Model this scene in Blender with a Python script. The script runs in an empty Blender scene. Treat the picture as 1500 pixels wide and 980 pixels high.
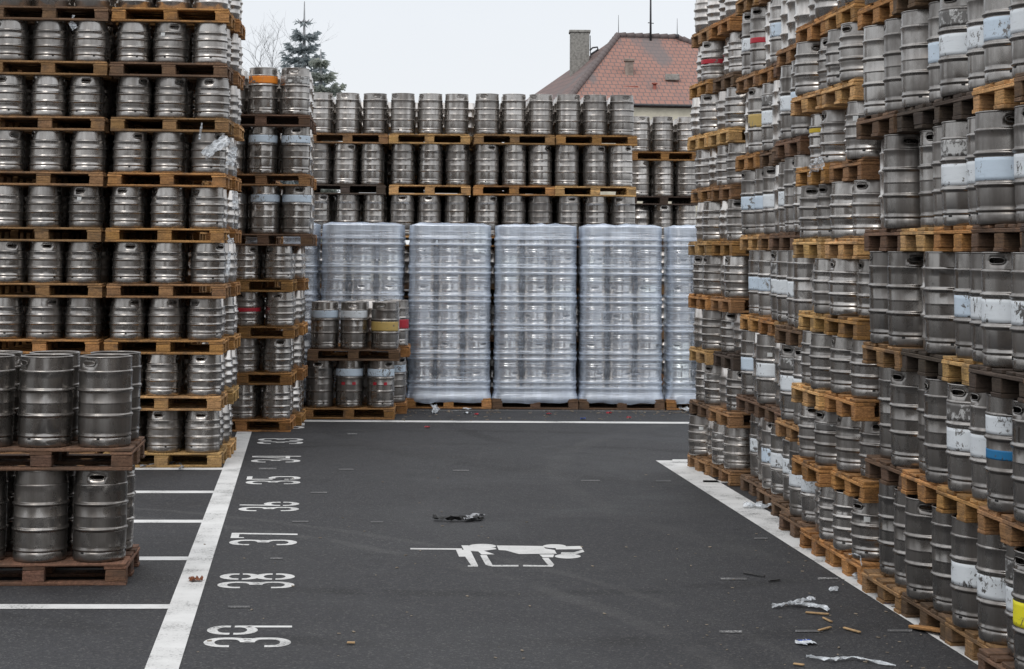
import bpy, math, random
from mathutils import Vector, Matrix, noise
from mathutils.bvhtree import BVHTree
R = random.Random(11)
scene = bpy.context.scene
COL = scene.collection
W, Hh = 1500.0, 980.0
F, CX, PITCH, ROLL, CAMH = 2700.0, 750.0, math.radians(5.0), 0.008, 2.23
CY = 364 - F * math.tan(PITCH)
CAMROT = Matrix.Rotation(math.radians(90) + PITCH, 3, 'X') @ Matrix.Rotation(ROLL, 3, 'Z')
CAMLOC = Vector((0, 0, CAMH))

def ray(x, y):
    return (CAMROT @ Vector(((x - CX) / F, -(y - CY) / F, -1.0))).normalized()
def ground(x, y, z=0.0):
    d = ray(x, y); t = (z - CAMH) / d.z
    return CAMLOC + d * t
def at_depth(x, y, Y):
    d = ray(x, y); return CAMLOC + d * (Y / d.y)
def project(p):
    c = CAMROT.transposed() @ (Vector(p) - CAMLOC)
    return (CX + F * c.x / -c.z, CY - F * c.y / -c.z, -c.z)
_d = ray(460, 362.5)
YAW = math.atan2(-_d.x, _d.y)            # direction of the yard's long axis
def yard(L, Z):                           # lateral / depth coordinates of the yard
    return Vector((L - math.tan(YAW) * Z, Z, 0))

# ------------------------------------------------------------------ camera
cam = bpy.data.cameras.new("Camera"); co = bpy.data.objects.new("Camera", cam); COL.objects.link(co)
cam.sensor_width = 36; cam.lens = F / W * 36; cam.shift_x = 0
cam.shift_y = (CY - Hh / 2) / W
cam.clip_start = 0.5; cam.clip_end = 3000
co.matrix_world = Matrix.Translation(CAMLOC) @ CAMROT.to_4x4()
scene.camera = co

# ------------------------------------------------------------------ materials
def newmat(name):
    m = bpy.data.materials.new(name); m.use_nodes = True
    nt = m.node_tree; nt.nodes.clear()
    out = nt.nodes.new('ShaderNodeOutputMaterial')
    return m, nt, out
class NT:
    def __init__(s, nt): s.nt = nt
    def n(s, t, **kw):
        nd = s.nt.nodes.new(t)
        for k, v in kw.items():
            if hasattr(nd, k) and not isinstance(v, tuple): setattr(nd, k, v)
        return nd
    def set(s, sock, v):
        if isinstance(v, bpy.types.NodeSocket): s.nt.links.new(v, sock)
        elif isinstance(v, (int, float)):
            try: sock.default_value = v
            except TypeError: sock.default_value = (v, v, v)
        else:
            v = tuple(v)
            if sock.type == 'RGBA' and len(v) == 3: v = v + (1,)
            sock.default_value = v
    def math(s, op, a, b=0.0, c=None, clamp=False):
        nd = s.nt.nodes.new('ShaderNodeMath'); nd.operation = op; nd.use_clamp = clamp
        s.set(nd.inputs[0], a); s.set(nd.inputs[1], b)
        if c is not None: s.set(nd.inputs[2], c)
        return nd.outputs[0]
    def mix(s, f, a, b, blend='MIX'):
        nd = s.nt.nodes.new('ShaderNodeMix'); nd.data_type = 'RGBA'; nd.blend_type = blend
        s.set(nd.inputs[0], f); s.set(nd.inputs[6], a); s.set(nd.inputs[7], b)
        return nd.outputs[2]
    def ramp(s, v, lo, hi, a=0.0, b=1.0):
        nd = s.nt.nodes.new('ShaderNodeMapRange'); nd.interpolation_type = 'SMOOTHSTEP'
        s.set(nd.inputs[0], v); s.set(nd.inputs[1], lo); s.set(nd.inputs[2], hi); s.set(nd.inputs[3], a); s.set(nd.inputs[4], b)
        return nd.outputs[0]
    def coord(s, scale=(1, 1, 1), off=None, which='Object'):
        tc = s.nt.nodes.new('ShaderNodeTexCoord')
        mp = s.nt.nodes.new('ShaderNodeMapping'); s.nt.links.new(tc.outputs[which], mp.inputs[0])
        mp.inputs[3].default_value = scale
        if off is not None: s.set(mp.inputs[1], off)
        return mp.outputs[0]
    def noise(s, vec, scale=5, detail=4, rough=.55, w=None, dist=0.0):
        nd = s.nt.nodes.new('ShaderNodeTexNoise')
        if w is not None:
            nd.noise_dimensions = '4D'; s.set(nd.inputs['W'], w)
        s.nt.links.new(vec, nd.inputs['Vector']); nd.inputs['Scale'].default_value = scale
        nd.inputs['Detail'].default_value = detail; nd.inputs['Roughness'].default_value = rough
        nd.inputs['Distortion'].default_value = dist
        return nd.outputs[0]
    def bump(s, h, strength=.3, dist=.01, normal=None):
        nd = s.nt.nodes.new('ShaderNodeBump'); nd.inputs['Strength'].default_value = strength
        nd.inputs['Distance'].default_value = dist; s.nt.links.new(h, nd.inputs['Height'])
        if normal is not None: s.nt.links.new(normal, nd.inputs['Normal'])
        return nd.outputs[0]
    def bsdf(s, col, rough=.5, metal=0.0, normal=None, alpha=None, spec=None):
        nd = s.nt.nodes.new('ShaderNodeBsdfPrincipled')
        s.set(nd.inputs['Base Color'], col); s.set(nd.inputs['Roughness'], rough); s.set(nd.inputs['Metallic'], metal)
        if normal is not None: s.set(nd.inputs['Normal'], normal)
        if alpha is not None: s.set(nd.inputs['Alpha'], alpha)
        if spec is not None: s.set(nd.inputs['Specular IOR Level'], spec)
        return nd.outputs[0]
    def objcol(s):
        oi = s.nt.nodes.new('ShaderNodeObjectInfo'); sp = s.nt.nodes.new('ShaderNodeSeparateColor')
        s.nt.links.new(oi.outputs['Color'], sp.inputs[0])
        return oi, sp.outputs[0], sp.outputs[1], sp.outputs[2], oi.outputs['Alpha']

def steel_nodes(N, bright, grime, seed, base=(.68, .645, .61)):
    v = N.coord((1, 1, 1))
    sw = N.math('MULTIPLY', seed, 37.0)
    vs = N.coord((16, 16, 1.6))
    streak = N.noise(vs, 1.0, 5, .6, w=sw)
    cloud = N.noise(N.coord((1, 1, .6)), 5.0, 5, .65, w=sw)
    spots = N.noise(v, 46.0, 3, .6, w=sw)
    g = N.math('ADD', N.math('MULTIPLY', streak, .55), N.math('MULTIPLY', cloud, .65))
    g = N.ramp(g, .42, .82)
    sp = N.ramp(spots, .62, .74)
    g = N.math('ADD', g, N.math('MULTIPLY', sp, .22), clamp=True)
    g = N.math('MULTIPLY', g, grime, clamp=True)
    c = N.mix(1.0, base, bright, 'MULTIPLY')
    cc = N.nt.nodes.new('ShaderNodeCombineColor')
    for i in range(3): N.set(cc.inputs[i], bright)
    c = N.mix(1.0, base, cc.outputs[0], 'MULTIPLY')
    c = N.mix(N.math('MULTIPLY', g, .85), c, (.085, .072, .062))
    rough = N.math('ADD', N.math('MULTIPLY', g, .22), N.ramp(cloud, .3, .75, .15, .28))
    metal = N.math('SUBTRACT', 1.0, N.math('MULTIPLY', g, .30))
    big = N.noise(v, 7.0, 2, .5, w=sw)
    dent = N.ramp(big, .60, .72)
    scr = N.noise(N.coord((60, 60, 7)), 2.5, 4, .7, w=sw)
    h = N.math('ADD', N.math('MULTIPLY', dent, -1.0), N.math('MULTIPLY', scr, .10))
    h = N.math('ADD', h, N.math('MULTIPLY', cloud, .5))
    nor = N.bump(h, .13, .006)
    return c, rough, metal, nor, cloud, spots

M = {}
def mk_steel():
    m, nt, out = newmat("keg_steel"); N = NT(nt)
    oi, r, g, b, a = N.objcol()
    c, rough, metal, nor, _, _ = steel_nodes(N, r, g, b)
    nt.links.new(N.bsdf(c, rough, metal, nor), out.inputs[0]); M['steel'] = m
    m, nt, out = newmat("keg_steel_mass"); N = NT(nt)
    geo = nt.nodes.new('ShaderNodeNewGeometry')
    rr = geo.outputs['Random Per Island']
    c, rough, metal, nor, _, _ = steel_nodes(N, N.ramp(rr, 0, 1, .8, 1.1), .7, rr)
    nt.links.new(N.bsdf(c, rough, metal, nor), out.inputs[0]); M['steelmass'] = m
mk_steel()

def mk_paint(name, col, wear=.5, stain=(.05, .05, .05)):
    m, nt, out = newmat(name); N = NT(nt)
    oi, r, g, b, a = N.objcol()
    c, rough, metal, nor, cloud, spots = steel_nodes(N, r, g, b)
    sw = N.math('MULTIPLY', b, 91.0)
    chip = N.noise(N.coord((1, 1, .8)), 28.0, 6, .75, w=sw, dist=.6)
    region = N.noise(N.coord((1, 1, 1)), 6.0, 2, .5, w=N.math('ADD', sw, 7.0))
    k = N.math('ADD', chip, N.math('MULTIPLY', region, .55))
    mask = N.ramp(k, .86 + (.5 - wear) * .12, .90 + (.5 - wear) * .12)     # 1 = chipped away
    scuff = N.ramp(N.noise(N.coord((5, 5, 30)), 3.0, 5, .7, w=sw), .50, .80)
    pc = N.mix(N.math('MULTIPLY', scuff, .45), col, tuple(x * .45 for x in col))
    fc = N.mix(mask, pc, N.mix(.5, c, stain))
    metal = N.math('MULTIPLY', metal, N.math('MULTIPLY', mask, .7))
    rough = N.math('ADD', N.math('MULTIPLY', mask, -.1), .52)
    nt.links.new(N.bsdf(fc, rough, metal, nor), out.inputs[0]); M[name] = m
mk_paint('paint_white', (.72, .76, .79), .55)
mk_paint('paint_blue_white', (.58, .68, .78), .5)
mk_paint('paint_worn', (.50, .50, .49), 1.6)
mk_paint('paint_orange', (.80, .25, .02), .4)
mk_paint('paint_red', (.42, .015, .03), .4)
mk_paint('paint_blue', (.01, .16, .36), .3)
mk_paint('paint_yellow', (.75, .52, .03), .3)
mk_paint('paint_tan', (.48, .34, .11), .5)
mk_paint('paint_green', (.01, .30, .06), .3)
mk_paint('paint_lemon', (.86, .78, .02), .2)

def mk_wood():
    m, nt, out = newmat("pallet_wood"); N = NT(nt)
    oi = nt.nodes.new('ShaderNodeObjectInfo'); geo = nt.nodes.new('ShaderNodeNewGeometry')
    isl = geo.outputs['Random Per Island']
    sw = N.math('MULTIPLY', isl, 23.0)
    sw = N.math('ADD', sw, N.math('MULTIPLY', oi.outputs['Random'], 51.0))
    grain = N.noise(N.coord((1.2, 22, 40)), 3.0, 5, .65, w=sw, dist=.8)
    grain2 = N.noise(N.coord((22, 1.2, 40)), 3.0, 4, .65, w=sw, dist=.8)
    gr = N.math('MULTIPLY', N.math('ADD', grain, grain2), .5)
    cloud = N.noise(N.coord((1, 1, 1)), 5.0, 4, .6, w=sw)
    dark = N.ramp(gr, .40, .60, 1.25, .50)
    var = N.ramp(isl, 0, 1, .66, 1.28)
    k = N.math('MULTIPLY', dark, var)
    cc = nt.nodes.new('ShaderNodeCombineColor')
    for i in range(3): N.set(cc.inputs[i], k)
    c = N.mix(1.0, oi.outputs['Color'], cc.outputs[0], 'MULTIPLY')
    st = N.ramp(cloud, .46, .70, 0, .72)
    c = N.mix(st, c, (.075, .055, .042))
    nt.links.new(N.bsdf(c, .82, 0, N.bump(gr, .5, .004), spec=.25), out.inputs[0]); M['wood'] = m
mk_wood()

def simple(name, col, rough=.6, metal=0, ns=8, amt=.35, bump=.2, bd=.01, spec=None, col2=None):
    m, nt, out = newmat(name); N = NT(nt)
    nz = N.noise(N.coord(), ns, 6, .6)
    c2 = col2 if col2 else tuple(x * (1 - amt) for x in col)
    c = N.mix(N.ramp(nz, .35, .7), col, c2)
    nt.links.new(N.bsdf(c, rough, metal, N.bump(nz, bump, bd), spec=spec), out.inputs[0]); M[name] = m
    return m
simple('keg_hole', (.012, .012, .012), .7)
simple('sticker_paper', (.62, .63, .62), .6, ns=30, amt=.2)
simple('plastic_cap', (.75, .33, .02), .45)
simple('concrete', (.33, .32, .295), .9, ns=9, amt=.45, bump=.5, bd=.02)
simple('plaster', (.72, .67, .54), .9, ns=1.4, amt=.28, bump=.4, bd=.03)
simple('brickwork', (.34, .28, .24), .9, ns=6, amt=.4, bump=.5, bd=.03)
simple('dark_metal', (.06, .06, .065), .5, .6)
simple('flashing', (.35, .10, .07), .6)
simple('bark', (.32, .33, .34), .9, ns=14, amt=.3, bump=.5)
simple('bare_twigs', (.50, .51, .52), .95, ns=14, amt=.2)
simple('black_rubber', (.02, .02, .02), .55, ns=20)
simple('leaf_brown', (.22, .07, .025), .7, ns=20)
simple('splinter_wood', (.52, .34, .17), .8, ns=12)
simple('grit', (.33, .27, .20), .8, ns=3, amt=.6)
simple('blue_plastic', (.03, .10, .45), .4, ns=12)
simple('white_wrapper', (.72, .76, .80), .4, ns=12, amt=.15)
simple('red_plastic', (.55, .03, .05), .5)
simple('grey_strap', (.35, .36, .38), .45)

def mk_needles(name, c1, c2):
    m, nt, out = newmat(name); N = NT(nt)
    geo = nt.nodes.new('ShaderNodeNewGeometry')
    c = N.mix(geo.outputs['Random Per Island'], c1, c2)
    tr = nt.nodes.new('ShaderNodeBsdfTranslucent'); nt.links.new(c, tr.inputs[0])
    mx = nt.nodes.new('ShaderNodeMixShader'); mx.inputs[0].default_value = .5
    nt.links.new(N.bsdf(c, .9, 0, spec=.1), mx.inputs[1]); nt.links.new(tr.outputs[0], mx.inputs[2]); nt.links.new(mx.outputs[0], out.inputs[0]); M[name] = m
mk_needles('needles', (.30, .345, .36), (.36, .40, .41))  # both needle colours paled to paint in the distance haze
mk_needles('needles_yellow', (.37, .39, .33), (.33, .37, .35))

DK, LT = (.021, .021, .023), (.115, .114, .112)
_g = ground(860, 660)
ARCS = [(_g.x - 1.2, _g.y - 4.0, 4.6, .16, .75, DK), (_g.x - 1.2, _g.y - 4.0, 6.1, .18, .7, DK), (_g.x + 4.0, _g.y + 3.5, 5.6, .16, .7, DK), (_g.x + 4.0, _g.y + 3.5, 7.2, .2, .6, DK),
        (_g.x - 9, _g.y - 9, 11.2, .22, .5, DK), (_g.x - 7.6, _g.y - 12.6, 8.15, .10, .30, LT), (_g.x - 7.6, _g.y - 12.6, 8.6, .07, .26, LT), (_g.x + 9, _g.y - 2, 9.4, .16, .16, LT)]
def mk_asphalt():
    m, nt, out = newmat("asphalt"); N = NT(nt)
    v = N.coord()
    fine = N.noise(v, 95.0, 3, .7)
    fine2 = N.noise(v, 260.0, 2, .6)
    patch = N.noise(v, .55, 6, .62, dist=.4)
    mid = N.noise(v, 4.0, 5, .6)
    streak = N.noise(N.coord((2.2, .16, 1)), 1.0, 5, .7, dist=1.4)
    c = N.mix(N.ramp(patch, .32, .72), (.026, .0265, .030), (.051, .0515, .0565))
    c = N.mix(N.ramp(mid, .42, .7, 0, .5), c, (.034, .034, .037))
    c = N.mix(N.ramp(streak, .60, .80, 0, .40), c, (.088, .087, .088))
    arc = N.noise(N.coord((.35, 1.6, 1)), .8, 4, .6, dist=2.6)
    c = N.mix(N.ramp(arc, .58, .70, 0, .42), c, (.026, .026, .029))
    # tyre scuffs: worn arcs and pale drags
    fade = N.noise(v, 1.3, 5, .7)
    for (cx_, cy_, rad, wd, amt, lc) in ARCS:
        vm = nt.nodes.new('ShaderNodeVectorMath'); vm.operation = 'DISTANCE'; nt.links.new(v, vm.inputs[0]); vm.inputs[1].default_value = (cx_, cy_, 0)
        dd = N.math('ABSOLUTE', N.math('SUBTRACT', N.math('ADD', vm.outputs['Value'], N.math('MULTIPLY', fade, .25)), rad + .12))
        k_ = N.math('MULTIPLY', N.ramp(dd, wd * .35, wd, amt, 0), N.ramp(fade, .36, .54))
        c = N.mix(k_, c, lc)
    grain = N.noise(v, 34.0, 5, .8)
    c = N.mix(1.0, c, N.mix(N.ramp(grain, .30, .70), (.62, .62, .62), (1.42, 1.42, 1.40)), 'MULTIPLY')
    crk = nt.nodes.new('ShaderNodeTexVoronoi'); crk.feature = 'DISTANCE_TO_EDGE'; crk.inputs['Scale'].default_value = .22
    wob = nt.nodes.new('ShaderNodeTexNoise'); wob.inputs['Scale'].default_value = 1.6; nt.links.new(v, wob.inputs['Vector'])
    va = nt.nodes.new('ShaderNodeVectorMath'); va.operation = 'ADD'; nt.links.new(v, va.inputs[0]); nt.links.new(wob.outputs['Color'], va.inputs[1]); nt.links.new(va.outputs[0], crk.inputs['Vector'])
    ck = N.math('MULTIPLY', N.ramp(crk.outputs['Distance'], .0008, .0035, 1, 0), N.ramp(fade, .5, .62, 0, .7))
    c = N.mix(ck, c, (.015, .015, .016))
    vor = nt.nodes.new('ShaderNodeTexVoronoi'); vor.inputs['Scale'].default_value = 85
    nt.links.new(v, vor.inputs['Vector'])
    agg = nt.nodes.new('ShaderNodeSeparateColor'); nt.links.new(vor.outputs['Color'], agg.inputs[0])
    c = N.mix(N.ramp(agg.outputs[0], .80, 1.0, 0, .6), c, (.15, .147, .14))
    c = N.mix(N.ramp(fine, .38, .60, .55, 0), c, (.018, .018, .020))
    vg = nt.nodes.new('ShaderNodeTexVoronoi'); vg.inputs['Scale'].default_value = 5.5; nt.links.new(v, vg.inputs['Vector'])
    grit = N.ramp(vg.outputs['Distance'], .022, .032, 1, 0)
    c = N.mix(N.math('MULTIPLY', grit, .75), c, (.30, .26, .20))
    h = N.math('ADD', N.math('MULTIPLY', fine, .8), N.math('MULTIPLY', vor.outputs['Distance'], .6))
    rough = N.ramp(patch, .3, .7, .58, .84)
    nt.links.new(N.bsdf(c, rough, 0, N.bump(h, .75, .006), spec=.35), out.inputs[0]); M['asphalt'] = m
    # painted marking: worn by the same stones
    for nm, thr in (('road_paint', .045), ('road_paint_worn', .27)):
        m, nt, out = newmat(nm); N = NT(nt)
        v = N.coord()
        a = N.noise(v, 60.0, 5, .75); b = N.noise(v, 2.6, 4, .6)
        k = N.math('ADD', N.math('MULTIPLY', a, .75), N.math('MULTIPLY', b, .5))
        wear = N.ramp(k, .70 - thr, .86 - thr, 0, .9)
        c = N.mix(N.ramp(b, .3, .7), (.70, .70, .69), (.56, .56, .55))
        c = N.mix(wear, c, (.05, .05, .053))
        nt.links.new(N.bsdf(c, .75, 0, N.bump(a, .5, .004), spec=.3), out.inputs[0]); M[nm] = m
mk_asphalt()

def mk_film():
    m, nt, out = newmat("stretch_film"); N = NT(nt)
    diag = N.noise(N.coord((1.5, 1.5, 16)), 1.6, 5, .7, dist=.5)
    tc = nt.nodes.new('ShaderNodeTexCoord'); mp = nt.nodes.new('ShaderNodeMapping'); nt.links.new(tc.outputs['Object'], mp.inputs[0])
    mp.inputs[2].default_value = (0, math.radians(-9), 0); mp.inputs[3].default_value = (.7, .7, 34)
    d2 = N.noise(mp.outputs[0], 1.0, 6, .75, dist=.3)
    mp2 = nt.nodes.new('ShaderNodeMapping'); nt.links.new(tc.outputs['Object'], mp2.inputs[0]); mp2.inputs[2].default_value = (0, math.radians(14), 0); mp2.inputs[3].default_value = (.6, .6, 46)
    d3 = N.noise(mp2.outputs[0], 1.0, 5, .75, dist=.2)
    mp4 = nt.nodes.new('ShaderNodeMapping'); nt.links.new(tc.outputs['Object'], mp4.inputs[0]); mp4.inputs[3].default_value = (9, 9, .7)
    pleat = N.ramp(N.noise(mp4.outputs[0], 1.0, 4, .6), .45, .62, 0, .16)
    d2 = N.math('MAXIMUM', d2, N.math('MULTIPLY', d3, .96))
    thin = N.ramp(d2, .55, .63); thin2 = N.ramp(diag, .38, .66)
    big = N.noise(N.coord(), 1.6, 3, .5)
    sep = nt.nodes.new('ShaderNodeSeparateXYZ'); nt.links.new(tc.outputs['Object'], sep.inputs[0])
    top = N.ramp(sep.outputs[2], 2.30, 2.52, 0, .30)
    bot = N.ramp(sep.outputs[2], .42, .14, 0, .45)
    lw = nt.nodes.new('ShaderNodeLayerWeight'); lw.inputs[0].default_value = .35
    al = N.math('ADD', N.math('MULTIPLY', thin, .42), N.math('MULTIPLY', thin2, .12))
    al = N.math('ADD', al, N.ramp(big, .3, .7, .17, .36))
    lvz = N.math('FRACT', N.math('DIVIDE', N.math('ADD', sep.outputs[2], .398 - .144 + .398 * .02), .398))
    p1 = N.ramp(N.math('ABSOLUTE', N.math('SUBTRACT', lvz, .395)), .01, .05, 1, 0)
    p2 = N.ramp(N.math('ABSOLUTE', N.math('SUBTRACT', lvz, .60)), .01, .05, 1, 0)
    rgs = N.math('MULTIPLY', N.math('ADD', p1, p2), N.ramp(big, .3, .7, .36, .62))
    al = N.math('ADD', N.math('ADD', N.math('ADD', al, rgs), top), N.math('ADD', bot, pleat))
    al = N.math('ADD', al, N.math('MULTIPLY', lw.outputs['Facing'], .12), clamp=True)
    dif = nt.nodes.new('ShaderNodeBsdfDiffuse'); N.set(dif.inputs[0], (.72, .83, 1.0))
    tr = nt.nodes.new('ShaderNodeBsdfTranslucent'); N.set(tr.inputs[0], (.78, .84, .92))
    gl = nt.nodes.new('ShaderNodeBsdfGlossy'); N.set(gl.inputs[0], (.9, .93, .97)); gl.inputs['Roughness'].default_value = .22
    hh = N.math('ADD', d2, N.math('MULTIPLY', diag, .8))
    nor = N.bump(hh, .4, .015); nt.links.new(nor, gl.inputs['Normal']); nt.links.new(nor, dif.inputs['Normal'])
    m1 = nt.nodes.new('ShaderNodeMixShader'); m1.inputs[0].default_value = .22; nt.links.new(dif.outputs[0], m1.inputs[1]); nt.links.new(tr.outputs[0], m1.inputs[2])
    m2 = nt.nodes.new('ShaderNodeMixShader'); m2.inputs[0].default_value = .42; nt.links.new(m1.outputs[0], m2.inputs[1]); nt.links.new(gl.outputs[0], m2.inputs[2])
    tp = nt.nodes.new('ShaderNodeBsdfTransparent'); N.set(tp.inputs[0], (.95, .975, 1.0))
    m3 = nt.nodes.new('ShaderNodeMixShader'); N.set(m3.inputs[0], al); nt.links.new(tp.outputs[0], m3.inputs[1]); nt.links.new(m2.outputs[0], m3.inputs[2])
    nt.links.new(m3.outputs[0], out.inputs[0]); M['film'] = m
    m, nt, out = newmat("film_scrap"); N = NT(nt)
    nz = N.noise(N.coord((8, 8, 30)), 3, 5, .7)
    tp = nt.nodes.new('ShaderNodeBsdfTransparent'); b = N.bsdf((.75, .79, .83), .3, 0, N.bump(nz, .6, .01))
    mx = nt.nodes.new('ShaderNodeMixShader'); N.set(mx.inputs[0], N.ramp(nz, .35, .65, .35, .95))
    nt.links.new(tp.outputs[0], mx.inputs[1]); nt.links.new(b, mx.inputs[2]); nt.links.new(mx.outputs[0], out.inputs[0]); M['film_scrap'] = m
mk_film()

def mk_tiles():
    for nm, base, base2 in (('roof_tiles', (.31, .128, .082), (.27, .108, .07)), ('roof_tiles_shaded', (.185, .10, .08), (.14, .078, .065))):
        m, nt, out = newmat(nm); N = NT(nt)
        uv = nt.nodes.new('ShaderNodeTexCoord')
        br = nt.nodes.new('ShaderNodeTexBrick'); nt.links.new(uv.outputs['UV'], br.inputs['Vector'])
        br.inputs['Scale'].default_value = 1.0; br.inputs['Brick Width'].default_value = .26; br.inputs['Row Height'].default_value = .36
        br.inputs['Mortar Size'].default_value = .03; br.inputs['Mortar Smooth'].default_value = .6
        N.set(br.inputs['Color1'], base); N.set(br.inputs['Color2'], base2); N.set(br.inputs['Mortar'], (.10, .06, .05))
        mp = nt.nodes.new('ShaderNodeMapping'); nt.links.new(uv.outputs['UV'], mp.inputs[0]); mp.inputs[3].default_value = (.30, .10, 1); mp.inputs[2].default_value = (0, 0, math.radians(16))
        st = N.noise(mp.outputs[0], 1.3, 4, .6)
        c = N.mix(N.ramp(st, .50, .62, 0, .80), br.outputs['Color'], (.105, .088, .085))
        sp = nt.nodes.new('ShaderNodeSeparateXYZ'); nt.links.new(uv.outputs['UV'], sp.inputs[0])
        # soot below the mast
        cen = N.math('ADD', 13.2, N.math('MULTIPLY', sp.outputs[1], -.42))
        dd = N.math('ABSOLUTE', N.math('SUBTRACT', sp.outputs[0], cen))
        soot = N.math('MULTIPLY', N.ramp(dd, .1, 1.0, .95, 0), N.ramp(sp.outputs[1], 0.3, 3.0, 0, 1))
        if nm == 'roof_tiles': c = N.mix(soot, c, (.07, .065, .07))
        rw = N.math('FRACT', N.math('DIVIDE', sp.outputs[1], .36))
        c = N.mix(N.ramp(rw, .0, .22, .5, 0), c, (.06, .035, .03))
        c = N.mix(.15, c, (.50, .52, .54))  # pale distance haze mixed into the tile colour
        row = N.math('FRACT', N.math('DIVIDE', sp.outputs[1], .36))
        nt.links.new(N.bsdf(c, .85, 0, N.bump(row, .8, .06), spec=.25), out.inputs[0]); M[nm] = m
mk_tiles()

# ------------------------------------------------------------------ mesh builders
class MB:
    def __init__(s): s.v = []; s.f = []; s.m = []; s.sm = []; s.uv = {}
    def add(s, vs, fs, mi=0, sm=False, mat=None):
        b = len(s.v)
        s.v += [tuple(mat @ Vector(p)) for p in vs] if mat is not None else [tuple(p) for p in vs]
        s.f += [tuple(b + i for i in f) for f in fs]; s.m += [mi] * len(fs); s.sm += [sm] * len(fs)
    def box(s, x0, x1, y0, y1, z0, z1, bev=0.0, mi=0, mat=None, jit=0.0):
        if bev <= 0:
            vs = [(x, y, z) for z in (z0, z1) for y in (y0, y1) for x in (x0, x1)]
            fs = [(0, 2, 3, 1), (4, 5, 7, 6), (0, 1, 5, 4), (2, 6, 7, 3), (0, 4, 6, 2), (1, 3, 7, 5)]
            s.add(vs, fs, mi, False, mat); return
        vs = []; idx = {}
        X = (x0, x1); Y = (y0, y1); Z = (z0, z1)
        for i in (0, 1):
            for j in (0, 1):
                for k in (0, 1):
                    sx, sy, sz = (1 - 2 * i), (1 - 2 * j), (1 - 2 * k)
                    o = [R.uniform(-jit, jit) for _ in range(3)]
                    for a in range(3):
                        p = [X[i] + sx * bev + o[0], Y[j] + sy * bev + o[1], Z[k] + sz * bev + o[2]]
                        p[a] = (X[i], Y[j], Z[k])[a] + o[a]
                        idx[(i, j, k, a)] = len(vs); vs.append(p)
        fs = []
        def q(l): fs.append(tuple(idx[t] for t in l))
        for a in range(3):
            b, c = [(1, 2), (2, 0), (0, 1)][a]
            for sd in (0, 1):
                def key(vb, vc, ax):
                    t = [0, 0, 0]; t[a] = sd; t[b] = vb; t[c] = vc; return (t[0], t[1], t[2], ax)
                loop = [key(0, 0, a), key(1, 0, a), key(1, 1, a), key(0, 1, a)]
                q(loop if sd else loop[::-1])
        for a in range(3):           # edges parallel to axis a
            b, c = [(1, 2), (2, 0), (0, 1)][a]
            for vb in (0, 1):
                for vc in (0, 1):
                    def key(va, ax):
                        t = [0, 0, 0]; t[a] = va; t[b] = vb; t[c] = vc; return (t[0], t[1], t[2], ax)
                    l = [key(0, b), key(1, b), key(1, c), key(0, c)]
                    q(l if (vb + vc) % 2 else l[::-1])
        for i in (0, 1):
            for j in (0, 1):
                for k in (0, 1):
                    l = [(i, j, k, 0), (i, j, k, 1), (i, j, k, 2)]
                    q(l if (i + j + k) % 2 else l[::-1])
        s.add(vs, fs, mi, False, mat)
    def lathe(s, prof, n=40, mi=0, sm=True, mat=None):
        vs = []; fs = []
        for (r, z) in prof:
            for k in range(n):
                a = 2 * math.pi * k / n; vs.append((r * math.cos(a), r * math.sin(a), z))
        for i in range(len(prof) - 1):
            for k in range(n):
                k2 = (k + 1) % n
                fs.append((i * n + k, i * n + k2, (i + 1) * n + k2, (i + 1) * n + k))
        s.add(vs, fs, mi, sm, mat)
    def tube(s, pts, rad, n=6, mi=0, sm=True):
        vs = []; fs = []
        for i, p in enumerate(pts):
            p = Vector(p); t = (Vector(pts[min(i + 1, len(pts) - 1)]) - Vector(pts[max(i - 1, 0)])).normalized()
            u = t.cross(Vector((0, 0, 1)) if abs(t.z) < .9 else Vector((1, 0, 0))).normalized(); w = t.cross(u)
            r = rad[i] if isinstance(rad, (list, tuple)) else rad
            for k in range(n):
                a = 2 * math.pi * k / n; vs.append(p + u * (r * math.cos(a)) + w * (r * math.sin(a)))
        for i in range(len(pts) - 1):
            for k in range(n):
                k2 = (k + 1) % n; fs.append((i * n + k, i * n + k2, (i + 1) * n + k2, (i + 1) * n + k))
        fs.append(tuple(range(n - 1, -1, -1))); fs.append(tuple((len(pts) - 1) * n + k for k in range(n)))
        s.add(vs, fs, mi, sm)
    def mesh(s, name, mats):
        me = bpy.data.meshes.new(name); me.from_pydata(s.v, [], s.f); me.update()
        for mt in mats: me.materials.append(mt)
        me.polygons.foreach_set('material_index', s.m); me.polygons.foreach_set('use_smooth', s.sm)
        return me

def link(name, me, parent=None, loc=None, mat=None):
    o = bpy.data.objects.new(name, me); COL.objects.link(o)
    if parent is not None: o.parent = parent
    if loc is not None: o.location = loc
    if mat is not None: o.matrix_basis = mat
    return o
def tag(o, label=None, cat=None, group=None, kind=None):
    if label: o['label'] = label
    if cat: o['category'] = cat
    if group: o['group'] = group
    if kind: o['kind'] = kind
    return o

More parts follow.
